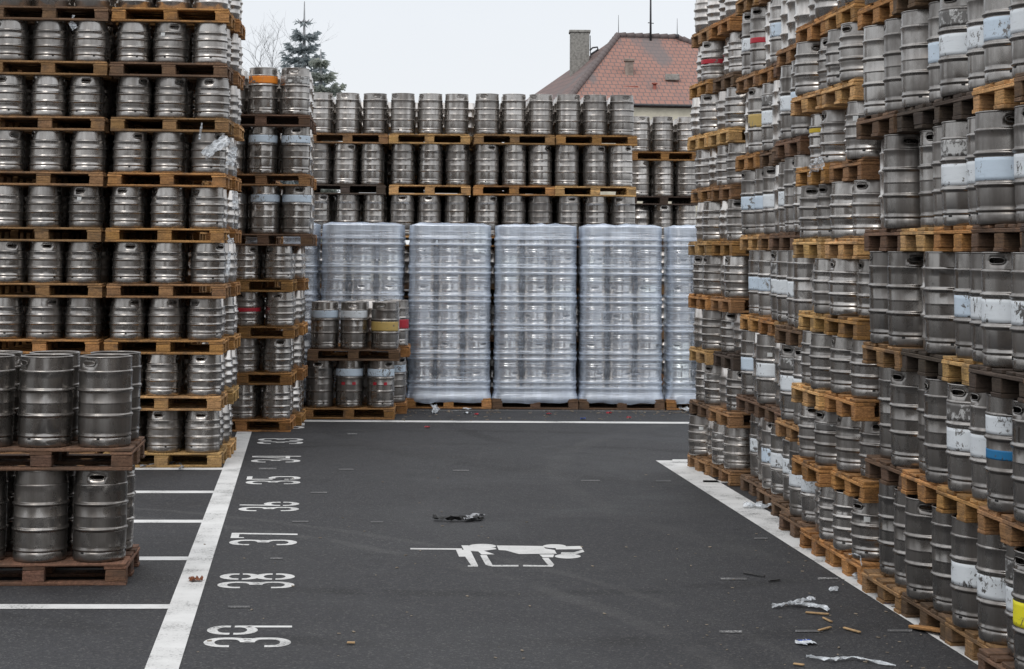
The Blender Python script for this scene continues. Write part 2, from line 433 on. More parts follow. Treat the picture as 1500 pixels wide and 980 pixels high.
# ---- kegs
RB = .183
def ring_profile(zc, r0, r1, w, n=8):
    return [(r0 + (r1 - r0) * math.sin(math.pi * i / n) ** .9, zc - w / 2 + w * i / n) for i in range(n + 1)]
SPEC = {
    'large': dict(h=.60, rings=(.210, .376), w=.026, bt=.503, bb=.070, band=(.232, .354), upper=(.398, .494), stripe=(.268, .318), ustripe=(.43, .46)),
    'small': dict(h=.40, rings=(.150, .232), w=.024, bt=.306, bb=.068, band=(.168, .214), upper=(.250, .298), stripe=(.180, .204), ustripe=(.258, .29)),
}
def body_profile(sp, kind):
    small = kind == 'small'
    bt, bb = sp['bt'], sp['bb']
    p = [(.172, bb - .004), (.185, bb + .001), (.186, bb + .008), (.179, bb + .016)]
    if small:
        p += [(.178, bb + .03), (.182, bb + .05)]
    else:
        p += [(.1805, bb + .03), (RB, bb + .05)]
    rb = .184 if small else RB
    for i, zc in enumerate(sp['rings']):
        p += [(rb, zc - sp['w'] / 2 - .006)] + ring_profile(zc, rb, .1945, sp['w']) + [(rb, zc + sp['w'] / 2 + .006)]
        if i == 0:
            mid = (sp['rings'][0] + sp['rings'][1]) / 2
            if not small:
                p += [(rb, mid - .012), (rb, mid - .003), (rb + .0018, mid), (rb, mid + .003)]
    if small:
        p += [(.182, bt - .045), (.177, bt - .018)]
    else:
        p += [(rb, bt - .05), (.1828, bt - .016)]
    p += [(.1865, bt - .008), (.187, bt - .001), (.182, bt + .006), (.172, bt + .007)]
    return p
ANG_A = .29
def hole_shape(u): return max(0.0, 1 - abs(u) ** 3.0) ** (1 / 2.6)
def collar_mesh(kind):
    sp = SPEC[kind]; z0 = sp['bt'] + .004; z1 = sp['h'] - .010; H = sp['h']
    zc = (z0 + z1) / 2 + .006; hh = .0165 if kind == 'large' else .015
    angs = []
    us = [-1, -.97, -.88, -.7, -.35, 0, .35, .7, .88, .97, 1]
    for c in (0, math.pi):
        for u in us: angs.append((c + u * ANG_A, hole_shape(u)))
        n = 15
        for i in range(1, n): angs.append((c + ANG_A + (math.pi - 2 * ANG_A) * i / n, 0.0))
    n = len(angs); rb, rt = (.1795, .1765) if kind == 'large' else (.1745, .169); th = .006
    mb = MB(); vs = []
    def rr(z, off): return rb + (rt - rb) * (z - z0) / (z1 - z0) - off
    # rows: outer z0, zl, zh, z1 ; inner same
    for off in (0, th):
        for row in range(4):
            for a, sh in angs:
                z = (z0, zc - hh * sh, zc + hh * sh, z1)[row]
                r = rr(z, off)
                vs.append((r * math.cos(a), r * math.sin(a), z))
    fs = []
    def V(side, row, k): return (side * 4 + row) * n + k % n
    for k in range(n):
        for (ra, rb_) in ((0, 1), (2, 3)):
            fs.append((V(0, ra, k), V(0, ra, k + 1), V(0, rb_, k + 1), V(0, rb_, k)))
            fs.append((V(1, ra, k + 1), V(1, ra, k), V(1, rb_, k), V(1, rb_, k + 1)))
        if angs[k][1] > 0 or angs[(k + 1) % n][1] > 0:
            fs.append((V(0, 1, k), V(0, 1, k + 1), V(1, 1, k + 1), V(1, 1, k)))
            fs.append((V(0, 2, k + 1), V(0, 2, k), V(1, 2, k), V(1, 2, k + 1)))
    mb.add(vs, fs, 0, True)
    r = rt
    mb.lathe([(r - .001, z1), (r + .0035, z1 + .002), (r + .0045, z1 + .006), (r + .001, H), (r - .006, H), (r - .010, z1 + .005), (r - .008, z1 - .002), (r - th, z1)], 40)
    # rolled lips of the hand holes
    for c in (0, math.pi):
        lip = []
        for i in range(29):
            t = 2 * math.pi * i / 28
            u = math.copysign(abs(math.cos(t)) ** .55, math.cos(t)); w = math.copysign(abs(math.sin(t)) ** .8, math.sin(t))
            a = c + u * ANG_A; z = zc + hh * w
            q = rr(z, -.0015); lip.append((q * math.cos(a), q * math.sin(a), z))
        mb.tube(lip, .0028, 5)
    return mb.mesh('keg_top_chime_' + kind, [M['steel']])
def head_mesh(kind):
    sp = SPEC[kind]; z = sp['bt']
    mb = MB()
    mb.lathe([(.172, z + .002), (.16, z + .016), (.12, z + .034), (.05, z + .044), (.034, z + .045), (.033, z + .062), (.026, z + .064), (.0245, z + .056), (.001, z + .056)], 32)
    return mb.mesh('keg_head_' + kind, [M['steel']])
def base_mesh(kind):
    sp = SPEC[kind]; bb = sp['bb']
    mb = MB()
    mb.lathe([(.14, .012), (.160, .004), (.166, 0), (.172, .001), (.1785, .006), (.1815, .02), (.182, bb - .022), (.179, bb - .008), (.172, bb - .002)], 40)
    for a in (0.5, 2.6, 4.7):
        m4 = Matrix.Rotation(a, 4, 'Z')
        mb.box(.1782, .1834, -.011, .011, bb - .017, bb - .007, mi=1, mat=m4)
    return mb.mesh('keg_base_chime_' + kind, [M['steel'], M['keg_hole']])
KM = {}
for kind in SPEC:
    for var in range(3):
        mb = MB(); mb.lathe(body_profile(SPEC[kind], kind), 44)
        # knocked-in dents
        rv = random.Random(var * 7 + (3 if kind == 'small' else 0))
        dents = [(rv.uniform(0, 6.28), rv.uniform(.12, SPEC[kind]['h'] - .16), rv.uniform(.002, .007), rv.uniform(.02, .045)) for _ in range(5 if var else 2)]
        nv = []
        for (x, y, z) in mb.v:
            r = math.hypot(x, y); a = math.atan2(y, x)
            for (da, dz, dd, dr) in dents:
                dx = (math.atan2(math.sin(a - da), math.cos(a - da))) * .18
                r -= dd * math.exp(-((dx / dr) ** 2 + ((z - dz) / (dr * .8)) ** 2))
            nv.append((r * math.cos(a), r * math.sin(a), z))
        mb.v = nv
        KM[kind, 'body', var] = mb.mesh('keg_body_%s' % kind, [M['steel']])
    KM[kind, 'top'] = collar_mesh(kind); KM[kind, 'head'] = head_mesh(kind); KM[kind, 'base'] = base_mesh(kind)
def band_mesh(kind, zone, mat):
    key = (kind, 'band', zone, mat)
    if key not in KM:
        a, b = SPEC[kind][zone]; mb = MB(); rr = RB + .0022 if kind == 'large' else .1862
        if zone in ('upper', 'ustripe') and kind == 'small': rr = .1855
        n = 44; k = 6
        mb.lathe([(rr - .001, a)] + [(rr, a + (b - a) * i / k) for i in range(k + 1)] + [(rr - .001, b)], n)
        KM[key] = mb.mesh('keg_band', [M[mat]])
    return KM[key]
def sticker_mesh():
    mb = MB(); n = 4; vs = []; fs = []
    for i in range(n + 1):
        a = -.13 + .26 * i / n
        for z in (0, .035): vs.append((.1875 * math.cos(a), .1875 * math.sin(a), z))
    for i in range(n): fs.append((2 * i, 2 * i + 2, 2 * i + 3, 2 * i + 1))
    mb.add(vs, fs); return mb
KM['sticker'] = sticker_mesh().mesh('keg_sticker', [M['sticker_paper']])
KM['rsticker'] = sticker_mesh().mesh('keg_red_sticker', [M['paint_red']])

# paint codes: list of (zone, material, part name)
PAINT = {
    '.': [], 'W': [('band', 'paint_white')], 'V': [('band', 'paint_blue_white')], 'w': [('band', 'paint_white'), ('upper', 'paint_worn')],
    'U': [('upper', 'paint_blue_white')], 'u': [('upper', 'paint_white')], 'O': [('upper', 'paint_orange')],
    'R': [('stripe', 'paint_red')], 'r': [('band', 'paint_red')], 'Y': [('stripe', 'paint_yellow')], 'T': [('band', 'paint_tan')],
    'G': [('band', 'paint_green')], 'L': [('band', 'paint_lemon')], 'B': [('upper', 'paint_white'), ('stripe', 'paint_blue')],
    'k': [('upper', 'paint_worn')], 'Q': [('upper', 'paint_blue_white')], 'x': [('ustripe', 'paint_yellow')],
    'E': [('stripe', 'paint_blue')],
}
LOOK = {'.': 'plain', 'W': 'white-banded', 'V': 'pale-blue-banded', 'w': 'white-banded scuffed', 'U': 'pale-shouldered', 'u': 'white-shouldered', 'O': 'orange-banded',
        'R': 'red-striped', 'r': 'red-banded', 'Y': 'yellow-striped', 'T': 'tan-banded', 'G': 'green-banded', 'L': 'lemon-banded', 'B': 'blue-striped white-shouldered',
        'k': 'scuffed', 'Q': 'red-labelled pale-shouldered', 'x': 'yellow-lined', 'E': 'blue-striped'}

PAL = {'Y': (.68, .41, .175), 'O': (.51, .26, .095), 'T': (.38, .215, .10), 'B': (.20, .12, .075), 'G': (.10, .074, .058), 'N': (.25, .14, .088)}
PNAME = {'Y': 'yellow-tan', 'O': 'orange-brown', 'T': 'tan', 'B': 'dull brown', 'G': 'dark weathered', 'N': 'reddish brown'}

# ---- pallet meshes (several worn variants), origin at centre of the footprint, z = 0 at its feet
PH = .144
PV = []
for var in range(4):
    d = MB()
    for (y, w) in ((-.3275, .145), (-.187, .10), (0, .145), (.187, .10), (.3275, .145)):
        e = [R.uniform(0, .012), R.uniform(0, .012)]
        if var == 3 and w == .10 and y > 0: e[0] = .09
        d.box(-.6 + e[0], .6 - e[1], y - w / 2, y + w / 2, .1225, PH - R.uniform(0, .0025), .0035, jit=.0022)
    for x in (-.5275, 0, .5275):
        d.box(x - .0725, x + .0725, -.398, .398, .1, .1215, .003, jit=.002)
    bl = []
    for x, wx in ((-.5275, .145), (0, .145), (.5275, .145)):
        for y, wy in ((-.35, .10), (0, .145), (.35, .10)):
            b = MB(); b.box(-wx / 2 + .003, wx / 2 - .003, -wy / 2 + .003, wy / 2 - .003, .0225, .0993, .005, jit=.003)
            bl.append((x + R.uniform(-.006, .006), y, b.mesh('pallet_block', [M['wood']]), R.uniform(-.05, .05)))
    rn = []
    for y, w in ((-.35, .10), (0, .145), (.35, .10)):
        b = MB(); b.box(-.6, .6, -w / 2, w / 2, 0, .0218, .003, jit=.002); rn.append((y, b.mesh('pallet_runner', [M['wood']])))
    PV.append((d.mesh('pallet_deck', [M['wood']]), bl, rn))

pallets = []; kegs = []
def add_pallet(st, lvl, pos, rz, z, tone, idx):
    pallets.append(dict(st=st, lvl=lvl, pos=Vector(pos), rz=rz, z=z, tone=tone, idx=idx))
def add_keg(st, lvl, pos, z, kind, code, row, tint, zs=1.0):
    kegs.append(dict(st=st, lvl=lvl, pos=Vector((pos[0], pos[1], z)), kind=kind, code=code, row=row, tint=tint, zs=zs,
                     rz=R.uniform(0, 6.283), tilt=(R.uniform(-.006, .006), R.uniform(-.006, .006))))

def pallet_load(st, lvl, c, rz, z, kind, tone, idx, codes, tint, zs=1.0, jit=.010, cols=3, rows=2, rowname=None, skip=(), tight=0.0):
    """c: centre of pallet footprint; codes: function (col,row)->code"""
    add_pallet(st, lvl, (c.x, c.y, 0), rz, z, tone, idx)
    w = Vector((math.cos(rz), math.sin(rz), 0)); d = Vector((-math.sin(rz), math.cos(rz), 0))
    for i in range(cols):
        for j in range(rows):
            if (i, j) in skip: continue
            p = c + w * ((i - (cols - 1) / 2) * (.4 - tight) + R.uniform(-jit, jit) + (R.uniform(-.045, .035) if st[0] == 'R' and i == 0 else 0)) + d * ((j - (rows - 1) / 2) * .395 + R.uniform(-jit, jit))
            add_keg(st, lvl, p, z + PH, kind, codes(i, j), (rowname or (lambda i, j: j))(i, j), tint, zs)

HGT = {'large': .60, 'small': .40}
# ===== layout ======================================================
# frontal stacks: origin = front-left or front-right base corner
def frontal(st, corner, side, rz, levels, tones, tint, deep=1, drz=0.0, zs={}, codes={}, jit=.010, shift={}, dgap=.03, dshift=0.0, cols=3, skip={}, inner=0.0):
    z = 0.0
    for l, kind in enumerate(levels):
        for k in range(deep):
            w = Vector((math.cos(rz), math.sin(rz), 0)); d = Vector((-math.sin(rz), math.cos(rz), 0))
            dd = Vector((-math.sin(rz + drz), math.cos(rz + drz), 0))
            c = corner + w * (.6 if side == 'L' else -.6) + d * .4 + dd * ((.8 + dgap) * k) + w * (shift.get(l, 0) + (dshift if not (st == 'M' and l > 3) else -.04) * k + (inner if k >= 2 else 0) + R.uniform(-.014, .014)) + d * R.uniform(-.012, .012)
            cd = codes.get((l, k), '')
            def cf(i, j, cd=cd): return cd[i + 3 * j] if i + 3 * j < len(cd) else '.'
            pallet_load(st, l, c, rz + R.uniform(-.006, .006), z, kind, tones[l][k % len(tones[l])], k, cf, tint, zs.get(kind, 1.0), jit,
                        rowname=lambda i, j, k=k: j + 2 * k, skip=skip.get((l, k), ()))
        z += PH + HGT[kind] * zs.get(kind, 1.0)

S9 = ['small'] * 9
Lc = ground(322.5, 685)
lrz = math.radians(4.0)
frontal('LA', Lc, 'R', lrz, S9, ['YY', 'YY', 'OO', 'TO', 'OO', 'OO', 'TY', 'BT', 'OO'], .68, deep=4, drz=math.radians(-3.2), jit=.016, inner=-.5, zs={'small': 1.055})
wv = Vector((math.cos(lrz), math.sin(lrz), 0))
frontal('LB', Lc - wv * 1.245 + Vector((0, .01, 0)), 'R', lrz, S9, ['TT', 'OO', 'OO', 'TT', 'TT', 'TT', 'TT', 'TT', 'BT'], .65, deep=4, drz=math.radians(-3.2), jit=.02, inner=-.5, zs={'small': 1.055})
frontal('M', ground(426, 633), 'R', math.radians(2.2), ['small'] * 4 + ['large'] * 3, ['OO', 'OO', 'OO', 'OO', 'BO', 'TO', 'BB'], .72,
        deep=4, inner=-.5, zs={'small': 1.04, 'large': .975}, shift={0: 0, 1: .005, 2: .01, 3: .0, 4: .20, 5: .185, 6: .17}, dshift=.07,
        codes={(2, 0): '.r....', (4, 0): '.UU...', (5, 0): 'rUU...', (6, 0): '.Ok...', (3, 0): '......'})
frontal('FK', ground(443, 614), 'L', math.radians(2.0), ['large', 'large'], ['OO', 'BO'], .66, deep=2, zs={'large': 1.02}, dshift=.12, shift={1: .04},
        codes={(0, 0): '.QQ...', (0, 1): '..U...', (1, 0): 'UuT...', (1, 1): '..r...'}, skip={(1, 1): ((0, 0), (0, 1)), (0, 1): ((0, 0), (0, 1))})
frontal('N', ground(182, 857), 'R', math.radians(5.0), ['large', 'large'], ['N', 'B'], .50, deep=1, zs={'large': 1.0}, shift={1: .03}, jit=.014)
# back wall of large kegs
bz = math.radians(2.8)
def back_corner(xl, s): 
    Z = F / s; return Vector(((xl - 750) / s, Z, 0))
for st, xl, s, tones in (('BA', 448.5, 99.6, ['T', 'T', 'T', 'O', 'G', 'T']), ('BB', 571, 99.7, ['Y', 'T', 'T', 'Y', 'Y', 'Y']),
                         ('BC', 694.5, 99.8, ['T', 'T', 'T', 'O', 'O', 'T']), ('BD', 815, 99.7, ['T', 'T', 'T', 'T', 'Y', 'O'])):
    fl = ['large'] * 6
    tn = tones
    frontal(st, back_corner(xl, s), 'L', bz, fl, [t for t in tn[:4]] + [tn[4], tn[5]], .76, deep=4, zs={'large': 1.012}, jit=.014, inner=(-.5 if st == 'BD' else .55))
frontal('BE', back_corner(922, 87.5), 'L', bz, ['large'] * 6, ['T', 'T', 'T', 'B', 'G', 'O'], .86, deep=3, zs={'large': 1.0}, jit=.016)
# wrapped loads
WS = [('WA', 345), ('WB', 470.5), ('WC', 599), ('WD', 725), ('WE', 850.5), ('WF', 977.5)]
WR = []
for st, xl in WS:
    s = 104.0; Z = F / s + (xl - 700) / s * math.tan(math.radians(1.2))
    c0 = Vector(((xl - 750) * Z / F, Z, 0)); rz = math.radians(R.uniform(.6, 1.8))
    w = Vector((math.cos(rz), math.sin(rz), 0)); d = Vector((-math.sin(rz), math.cos(rz), 0))
    c = c0 + w * .6 + d * .4
    add_pallet(st, 0, (c.x, c.y, 0), rz, 0, 'B' if st in ('WD', 'WE') else 'O', 0)
    for l in range(6):
        for i in range(3):
            for j in range(2):
                p = c + w * ((i - 1) * .386) + d * ((j - .5) * .386) + Vector((R.uniform(-.004, .004), R.uniform(-.004, .004), 0))
                add_keg(st, l, p, PH + l * .398, 'small', '.', j, 1.35, .995)
    WR.append((st, c, rz))
# right wall sections: far-left corner per pallet by (L, Z), pallet extends right and nearer
def wallsec(st, corners, rz, levels, tones, tint, codes, zs={}, jit=.024, pj=.026, second=True, lean=0.0):
    z = 0.0
    for l, kind in enumerate(levels):
        for k, (Lt, Z) in enumerate(corners):
            p0 = yard(Lt, Z); r = rz + R.uniform(-.012, .012)
            w = Vector((math.cos(r), math.sin(r), 0)); d = Vector((-math.sin(r), math.cos(r), 0))
            c = p0 + w * (.6 + R.uniform(-pj, pj) + lean * l) - d * (.4 + R.uniform(-.006, .006))
            cd = codes.get(l, '')
            def cf(i, j, cd=cd, k=k):
                q = 2 * k + (1 - j)
                if i == 0 and q < len(cd): return cd[q]
                return '.' if i == 0 or not cd.strip('.') else R.choice('.W')
            pallet_load(st, l, c, r, z, kind, tones[l][k % len(tones[l])], k, cf, tint, zs.get(kind, 1.0), jit, rowname=lambda i, j: i)
            if second:
                c2 = c + w * 1.26
                for i in range(3):
                    for j in range(2):
                        q = c2 + w * ((i - 1) * .4) + d * ((j - .5) * .395)
                        kegs.append(dict(st='X', lvl=l, pos=Vector((q.x, q.y, z + PH)), kind=kind, code='.', row=9, tint=tint, zs=1, rz=0, tilt=(0, 0)))
                pallets.append(dict(st='X', lvl=l, pos=Vector((c2.x, c2.y, 0)), rz=r, z=z, tone='T', idx=9))
        z += PH + HGT[kind] * zs.get(kind, 1.0)
wrz = YAW
wallsec('RA', [(3.92, 19.35), (3.97, 18.53)], YAW + .03, ['small'] * 9,
        ['TT', 'BT', 'YG', 'OT', 'YO', 'TT', 'YY', 'OB', 'TO'], .78, {0: '.rk.', 1: '.k..', 7: '.rW.', 8: 'G...'})
wallsec('RB', [(4.01, 17.52), (4.0, 16.70), (3.93, 15.88), (3.76, 15.06)], YAW, ['large'] * 7,
        ['BBBB', 'BBBT', 'OOTB', 'YTBB', 'OBBB', 'TOBT', 'TTBO'], .72,
        {0: 'WWVWWWWW', 1: 'VWWVWWwW', 2: 'VVWwWWW.', 3: 'VVWwWW..', 4: 'WTwWWWWV', 5: 'WRVVWW..', 6: 'WRVV....'})
# fewer full levels above the far end of section RB: top level only over the first two pallets
wallsec('RC', [(3.68, 14.19), (3.70, 13.37)], YAW - .005, ['small'] * 8,
        ['OO', 'OO', 'YO', 'YO', 'YY', 'OT', 'YY', 'OO'], .66, {5: 'x...', 4: '....', 1: '.k..'}, jit=.03, pj=.035)
wallsec('RD', [(3.66, 12.39), (3.665, 11.585), (3.62, 10.782), (3.55, 9.978), (3.50, 9.17)], YAW - .003, ['large'] * 6,
        ['TBTBB', 'BOOTB', 'TGYGB', 'BYOBG', 'BGGYB', 'OBTTB'], .52,
        {0: '....WWwL..', 1: '....wWB.WW', 2: '....VWWWWW', 3: '....wWVWWW', 4: '...VwWVWWW', 5: '...WWVWWWW'}, jit=.03, pj=.035)

def runon(p0, dirz, n, levels, side):  # unseen keg rows running past the camera, added to darken keg reflections
    z = 0.0
    for kind in levels:
        for k in range(n):
            q0 = Vector((p0.x, p0.y, 0)) + Vector((math.sin(YAW), -math.cos(YAW), 0)) * (.83 * k)
            w = Vector((math.cos(YAW), math.sin(YAW), 0)) * side; d = Vector((math.sin(YAW), -math.cos(YAW), 0))
            c = q0 + w * .6 + d * .4
            pallets.append(dict(st='X', lvl=0, pos=c, rz=YAW, z=z, tone='T', idx=9))
            for i in range(3):
                for j in range(2):
                    q = c + w * ((i - 1) * .4) + d * ((j - .5) * .395)
                    kegs.append(dict(st='X', lvl=0, pos=Vector((q.x, q.y, z + PH)), kind=kind, code='.', row=9, tint=.8, zs=1, rz=0, tilt=(0, 0)))
        z += PH + HGT[kind]
runon(yard(3.68, 8.28), -1, 22, ['large'] * 6, 1)
runon(yard(-4.6, 8.6), -1, 22, ['large'] * 5, -1)

for k in kegs:
    if k['st'] == 'RD' and k['lvl'] == 0 and k['row'] == 0 and k['code'] in 'Lw':
        k['pos'].x += -.07 if k['code'] == 'L' else .06
# ------------------------------------------------------------------ what the camera can see
pv, pf, owner = [], [], []
NS = 14
for ki, k in enumerate(kegs):
    h = SPEC[k['kind']]['h'] * k['zs']; b = len(pv); p = k['pos']
    for z in (0, h):
        for i in range(NS):
            a = 2 * math.pi * i / NS; pv.append((p.x + .182 * math.cos(a), p.y + .182 * math.sin(a), p.z + z))
    for i in range(NS):
        j = (i + 1) % NS; pf.append((b + i, b + j, b + NS + j, b + NS + i)); owner.append(('k', ki))
    pf.append(tuple(b + NS + i for i in range(NS))); owner.append(('k', ki))
for pi, p in enumerate(pallets):
    m4 = Matrix.Translation((p['pos'].x, p['pos'].y, p['z'])) @ Matrix.Rotation(p['rz'], 4, 'Z')
    mb = MB(); mb.box(-.6, .6, -.4, .4, .12, PH)
    for x in (-.5275, 0, .5275):
        for y in (-.35, 0, .35): mb.box(x - .07, x + .07, y - .05, y + .05, .02, .12)
    for y in (-.35, 0, .35): mb.box(-.6, .6, y - .05, y + .05, 0, .02)
    b = len(pv); pv += [tuple(m4 @ Vector(v)) for v in mb.v]; pf += [tuple(b + i for i in f) for f in mb.f]; owner += [('p', pi)] * len(mb.f)
bvh = BVHTree.FromPolygons(pv, pf)
cnt = {}
step = 3.0
y = 1.5
while y < Hh:
    x = 1.5
    while x < W:
        hit = bvh.ray_cast(CAMLOC, ray(x, y))
        if hit[0] is not None:
            o = owner[hit[2]]; cnt[o] = cnt.get(o, 0) + 1
        x += step
    y += step
for i, k in enumerate(kegs): k['n'] = cnt.get(('k', i), 0)
for i, p in enumerate(pallets): p['n'] = cnt.get(('p', i), 0)
order = sorted([k for k in kegs if k['n'] > 0 and k['st'] != 'X'], key=lambda k: -k['n'])
print('kegs', len(kegs), 'visible', len(order), 'n at 300:', order[min(299, len(order) - 1)]['n'])
NIND = 300
chosen = order[:NIND]
for k in kegs: k['sel'] = False
for k in chosen: k['sel'] = True

# ------------------------------------------------------------------ labels
ORD = ['first', 'second', 'third', 'fourth', 'fifth', 'sixth', 'seventh', 'eighth', 'ninth', 'tenth', 'eleventh', 'twelfth', 'thirteenth', 'fourteenth']
SN = {'LA': 'right column of tall left stack', 'LB': 'left column of tall left stack', 'M': 'narrow stack behind tall left stack',
      'FK': 'low stack by wrapped loads', 'N': 'nearest left stack',
      'BA': 'back wall beside narrow stack', 'BB': 'second back wall column', 'BC': 'third back wall column',
      'BD': 'fourth back wall column', 'BE': 'farthest column beneath the house',
      'WA': 'half-hidden first wrapped load', 'WB': 'wrapped load behind low stack', 'WC': 'first fully visible wrapped load', 'WD': 'middle wrapped load',
      'WE': 'streaked third full wrapped load', 'WF': 'wrapped load beside right wall',
      'RA': 'far end of right wall', 'RB': 'white-banded section of right wall', 'RC': 'small-keg section of right wall', 'RD': 'nearest right wall section'}
GR = {'L': 'small kegs in the tall left stack', 'M': 'kegs in the narrow stack behind', 'F': 'kegs in the low stack', 'N': 'large kegs in the nearest left stack',
      'B': 'large kegs along the back wall', 'W': 'kegs inside the wrapped loads', 'R': 'kegs stacked along the right wall'}
rows = {}
for k in chosen: rows.setdefault((k['st'], k['lvl'], k['row']), []).append(k)
for (st, lvl, row), ks in rows.items():
    ks.sort(key=lambda k: project(k['pos'])[0])
    for i, k in enumerate(ks):
        lk = LOOK[k['code']]
        rd = '' if row == 0 else (' one behind' if row == 1 else ' two behind' if row == 2 else ' three behind')
        if st[0] == 'R': rd = '' if row == 0 else ' set %s deeper' % ('one' if row == 1 else 'two')
        k['label'] = '%s %s keg, %s across%s, %s layer up, %s' % (lk, k['kind'] if st[0] != 'W' else 'wrapped', ORD[i], rd, ORD[lvl], SN[st])

for k in chosen:
    if len(k['label'].split()) > 16: print('LONG', k['label'])
def body_name(kind): return {'large': 'tall_keg', 'small': 'short_keg'}[kind]
def build_keg(k):
    kind = k['kind']; near = k['n'] > 60
    root = bpy.data.objects.new('steel_keg', None); COL.objects.link(root); root.empty_display_size = .1
    root.location = k['pos']; root.rotation_euler = (k['tilt'][0], k['tilt'][1], k['rz'])
    s = R.uniform(.955, .968) if k['st'][0] != 'W' else .97; root.scale = (s, s, k['zs'])
    tag(root, k['label'], 'keg', GR[k['st'][0]])
    t = k['tint'] * R.uniform(.76, 1.16)
    g = {'N': .85, 'R': R.uniform(.7, 1.15), 'W': .04, 'F': .9}.get(k['st'][0], R.uniform(.45, .95))
    col = (t, g, R.random(), 1)
    parts = [link('body', KM[kind, 'body', R.randrange(3)], root), link('top_chime', KM[kind, 'top'], root), link('base_chime', KM[kind, 'base'], root), link('head', KM[kind, 'head'], root)]
    for zone, mat in PAINT[k['code']]:
        parts.append(link('paint_band', band_mesh(kind, zone, mat), root))
    if k['code'] == 'Q':
        for da in (-.45, .35):
            ang = math.atan2(CAMLOC.y - k['pos'].y, CAMLOC.x - k['pos'].x) - k['rz'] + da
            st = link('red_label', KM['rsticker'], root, mat=Matrix.Translation((0, 0, .29)) @ Matrix.Rotation(ang, 4, 'Z')); parts.append(st)
    elif k['st'][0] not in 'WB' and R.random() < .10:
        ang = math.atan2(CAMLOC.y - k['pos'].y, CAMLOC.x - k['pos'].x) - k['rz'] + R.uniform(-.9, .9)
        zz = SPEC[kind]['bt'] - R.choice((.05, .09)) if kind == 'large' else SPEC[kind]['bt'] - .045
        parts.append(link('sticker', KM['sticker'], root, mat=Matrix.Translation((0, 0, zz)) @ Matrix.Rotation(ang, 4, 'Z')))
    for p in parts: p.color = col
for k in chosen: build_keg(k)

# the rest of the kegs: one mass
MP = {}
for kind in SPEC:
    sp = SPEC[kind]; prof = [(.01, .01), (.166, .0), (.178, .01), (.179, sp['bb'] - .01), (.186, sp['bb']), (.186, sp['bb'] + .01), (.18, sp['bb'] + .02)]
    for zc in sp['rings']: prof += [(.183, zc - .018), (.195, zc - .006), (.195, zc + .006), (.183, zc + .018)]
    prof += [(.181, sp['bt'] - .012), (.187, sp['bt'] - .003), (.174, sp['bt'] + .006), (.168, sp['h'] - .004), (.160, sp['h'] - .002), (.158, sp['bt'] + .02), (.03, sp['bt'] + .045), (.001, sp['bt'] + .05)]
    MP[kind] = prof
mass = MB()
for k in kegs:
    if k['sel']: continue
    if k['n'] == 0 and k['st'][0] == 'W' and k['row'] == 1 and False: continue
    m4 = Matrix.Translation(k['pos']) @ Matrix.Diagonal((.96, .96, k['zs'], 1))
    mass.lathe(MP[k['kind']], 28 if k['n'] else 12, mat=m4)
if mass.f:
    o = link('stacked_kegs', mass.mesh('stacked_kegs', [M['steelmass']]))
    tag(o, 'grey steel kegs packed deep inside the stacks, with unseen rows added beside the camera', 'kegs', kind='stuff')

# pallets
PG = {'L': 'pallets in the tall left stack', 'M': 'pallets in the narrow stack behind', 'F': 'pallets in the low stack', 'N': 'pallets in the nearest left stack',
      'B': 'pallets in the back wall', 'W': 'pallets under the wrapped loads', 'R': 'pallets in the right wall', 'X': 'pallets deep in the right wall'}
def build_pallet(p, label):
    root = bpy.data.objects.new('wooden_pallet', None); COL.objects.link(root); root.empty_display_size = .1
    root.location = (p['pos'].x, p['pos'].y, p['z']); root.rotation_euler = (0, 0, p['rz'] + (math.pi if R.random() < .5 else 0))
    tag(root, label, 'pallet', PG[p['st'][0]])
    d, bl, rn = PV[R.choice((0, 1, 2, 0, 1, 2, 3))]
    c = PAL[p['tone']]; v = R.uniform(.82, 1.14)
    col = tuple(x * v * R.uniform(.96, 1.04) for x in c) + (1,)
    link('deck', d, root).color = col
    for x, y, me, a in bl: link('block', me, root, mat=Matrix.Translation((x, y, 0)) @ Matrix.Rotation(a, 4, 'Z')).color = (lambda f: (col[0] * f, col[1] * f, col[2] * f * R.uniform(.9, 1.1), 1))(R.uniform(.78, 1.2))
    for y, me in rn: link('runner_board', me, root, mat=Matrix.Translation((0, y, 0))).color = col
pg = {}
hid = MB()
nvis = 0
for p in pallets:
    if p['n'] > 0 and p['st'] != 'X': pg.setdefault((p['st'], p['lvl']), []).append(p); nvis += 1
    else:
        m4 = Matrix.Translation((p['pos'].x, p['pos'].y, p['z'])) @ Matrix.Rotation(p['rz'], 4, 'Z')
        hid.box(-.6, .6, -.4, .4, .1, PH, mat=m4)
        for x in (-.5275, 0, .5275):
            for y in (-.35, 0, .35): hid.box(x - .07, x + .07, y - .05, y + .05, .023, .099, mat=m4)
        for y in (-.35, 0, .35): hid.box(-.6, .6, y - .05, y + .05, 0, .022, mat=m4)
print('pallets', len(pallets), 'visible', nvis)
for (st, lvl), ps in pg.items():
    ps.sort(key=lambda p: p['idx'])
    for i, p in enumerate(ps):
        if st[0] == 'R':
            lb = '%s pallet, %s from far end, %s layer up, %s' % (PNAME[p['tone']], ORD[i], ORD[lvl], SN[st])
        elif len(ps) > 1: lb = '%s pallet, %s, %s layer up, %s' % (PNAME[p['tone']], 'front one' if i == 0 else 'one behind', ORD[lvl], SN[st])
        elif st[0] == 'W': lb = '%s pallet carrying the %s' % (PNAME[p['tone']], SN[st])
        else: lb = '%s pallet, %s layer up, %s' % (PNAME[p['tone']], ORD[lvl], SN[st])
        build_pallet(p, lb)
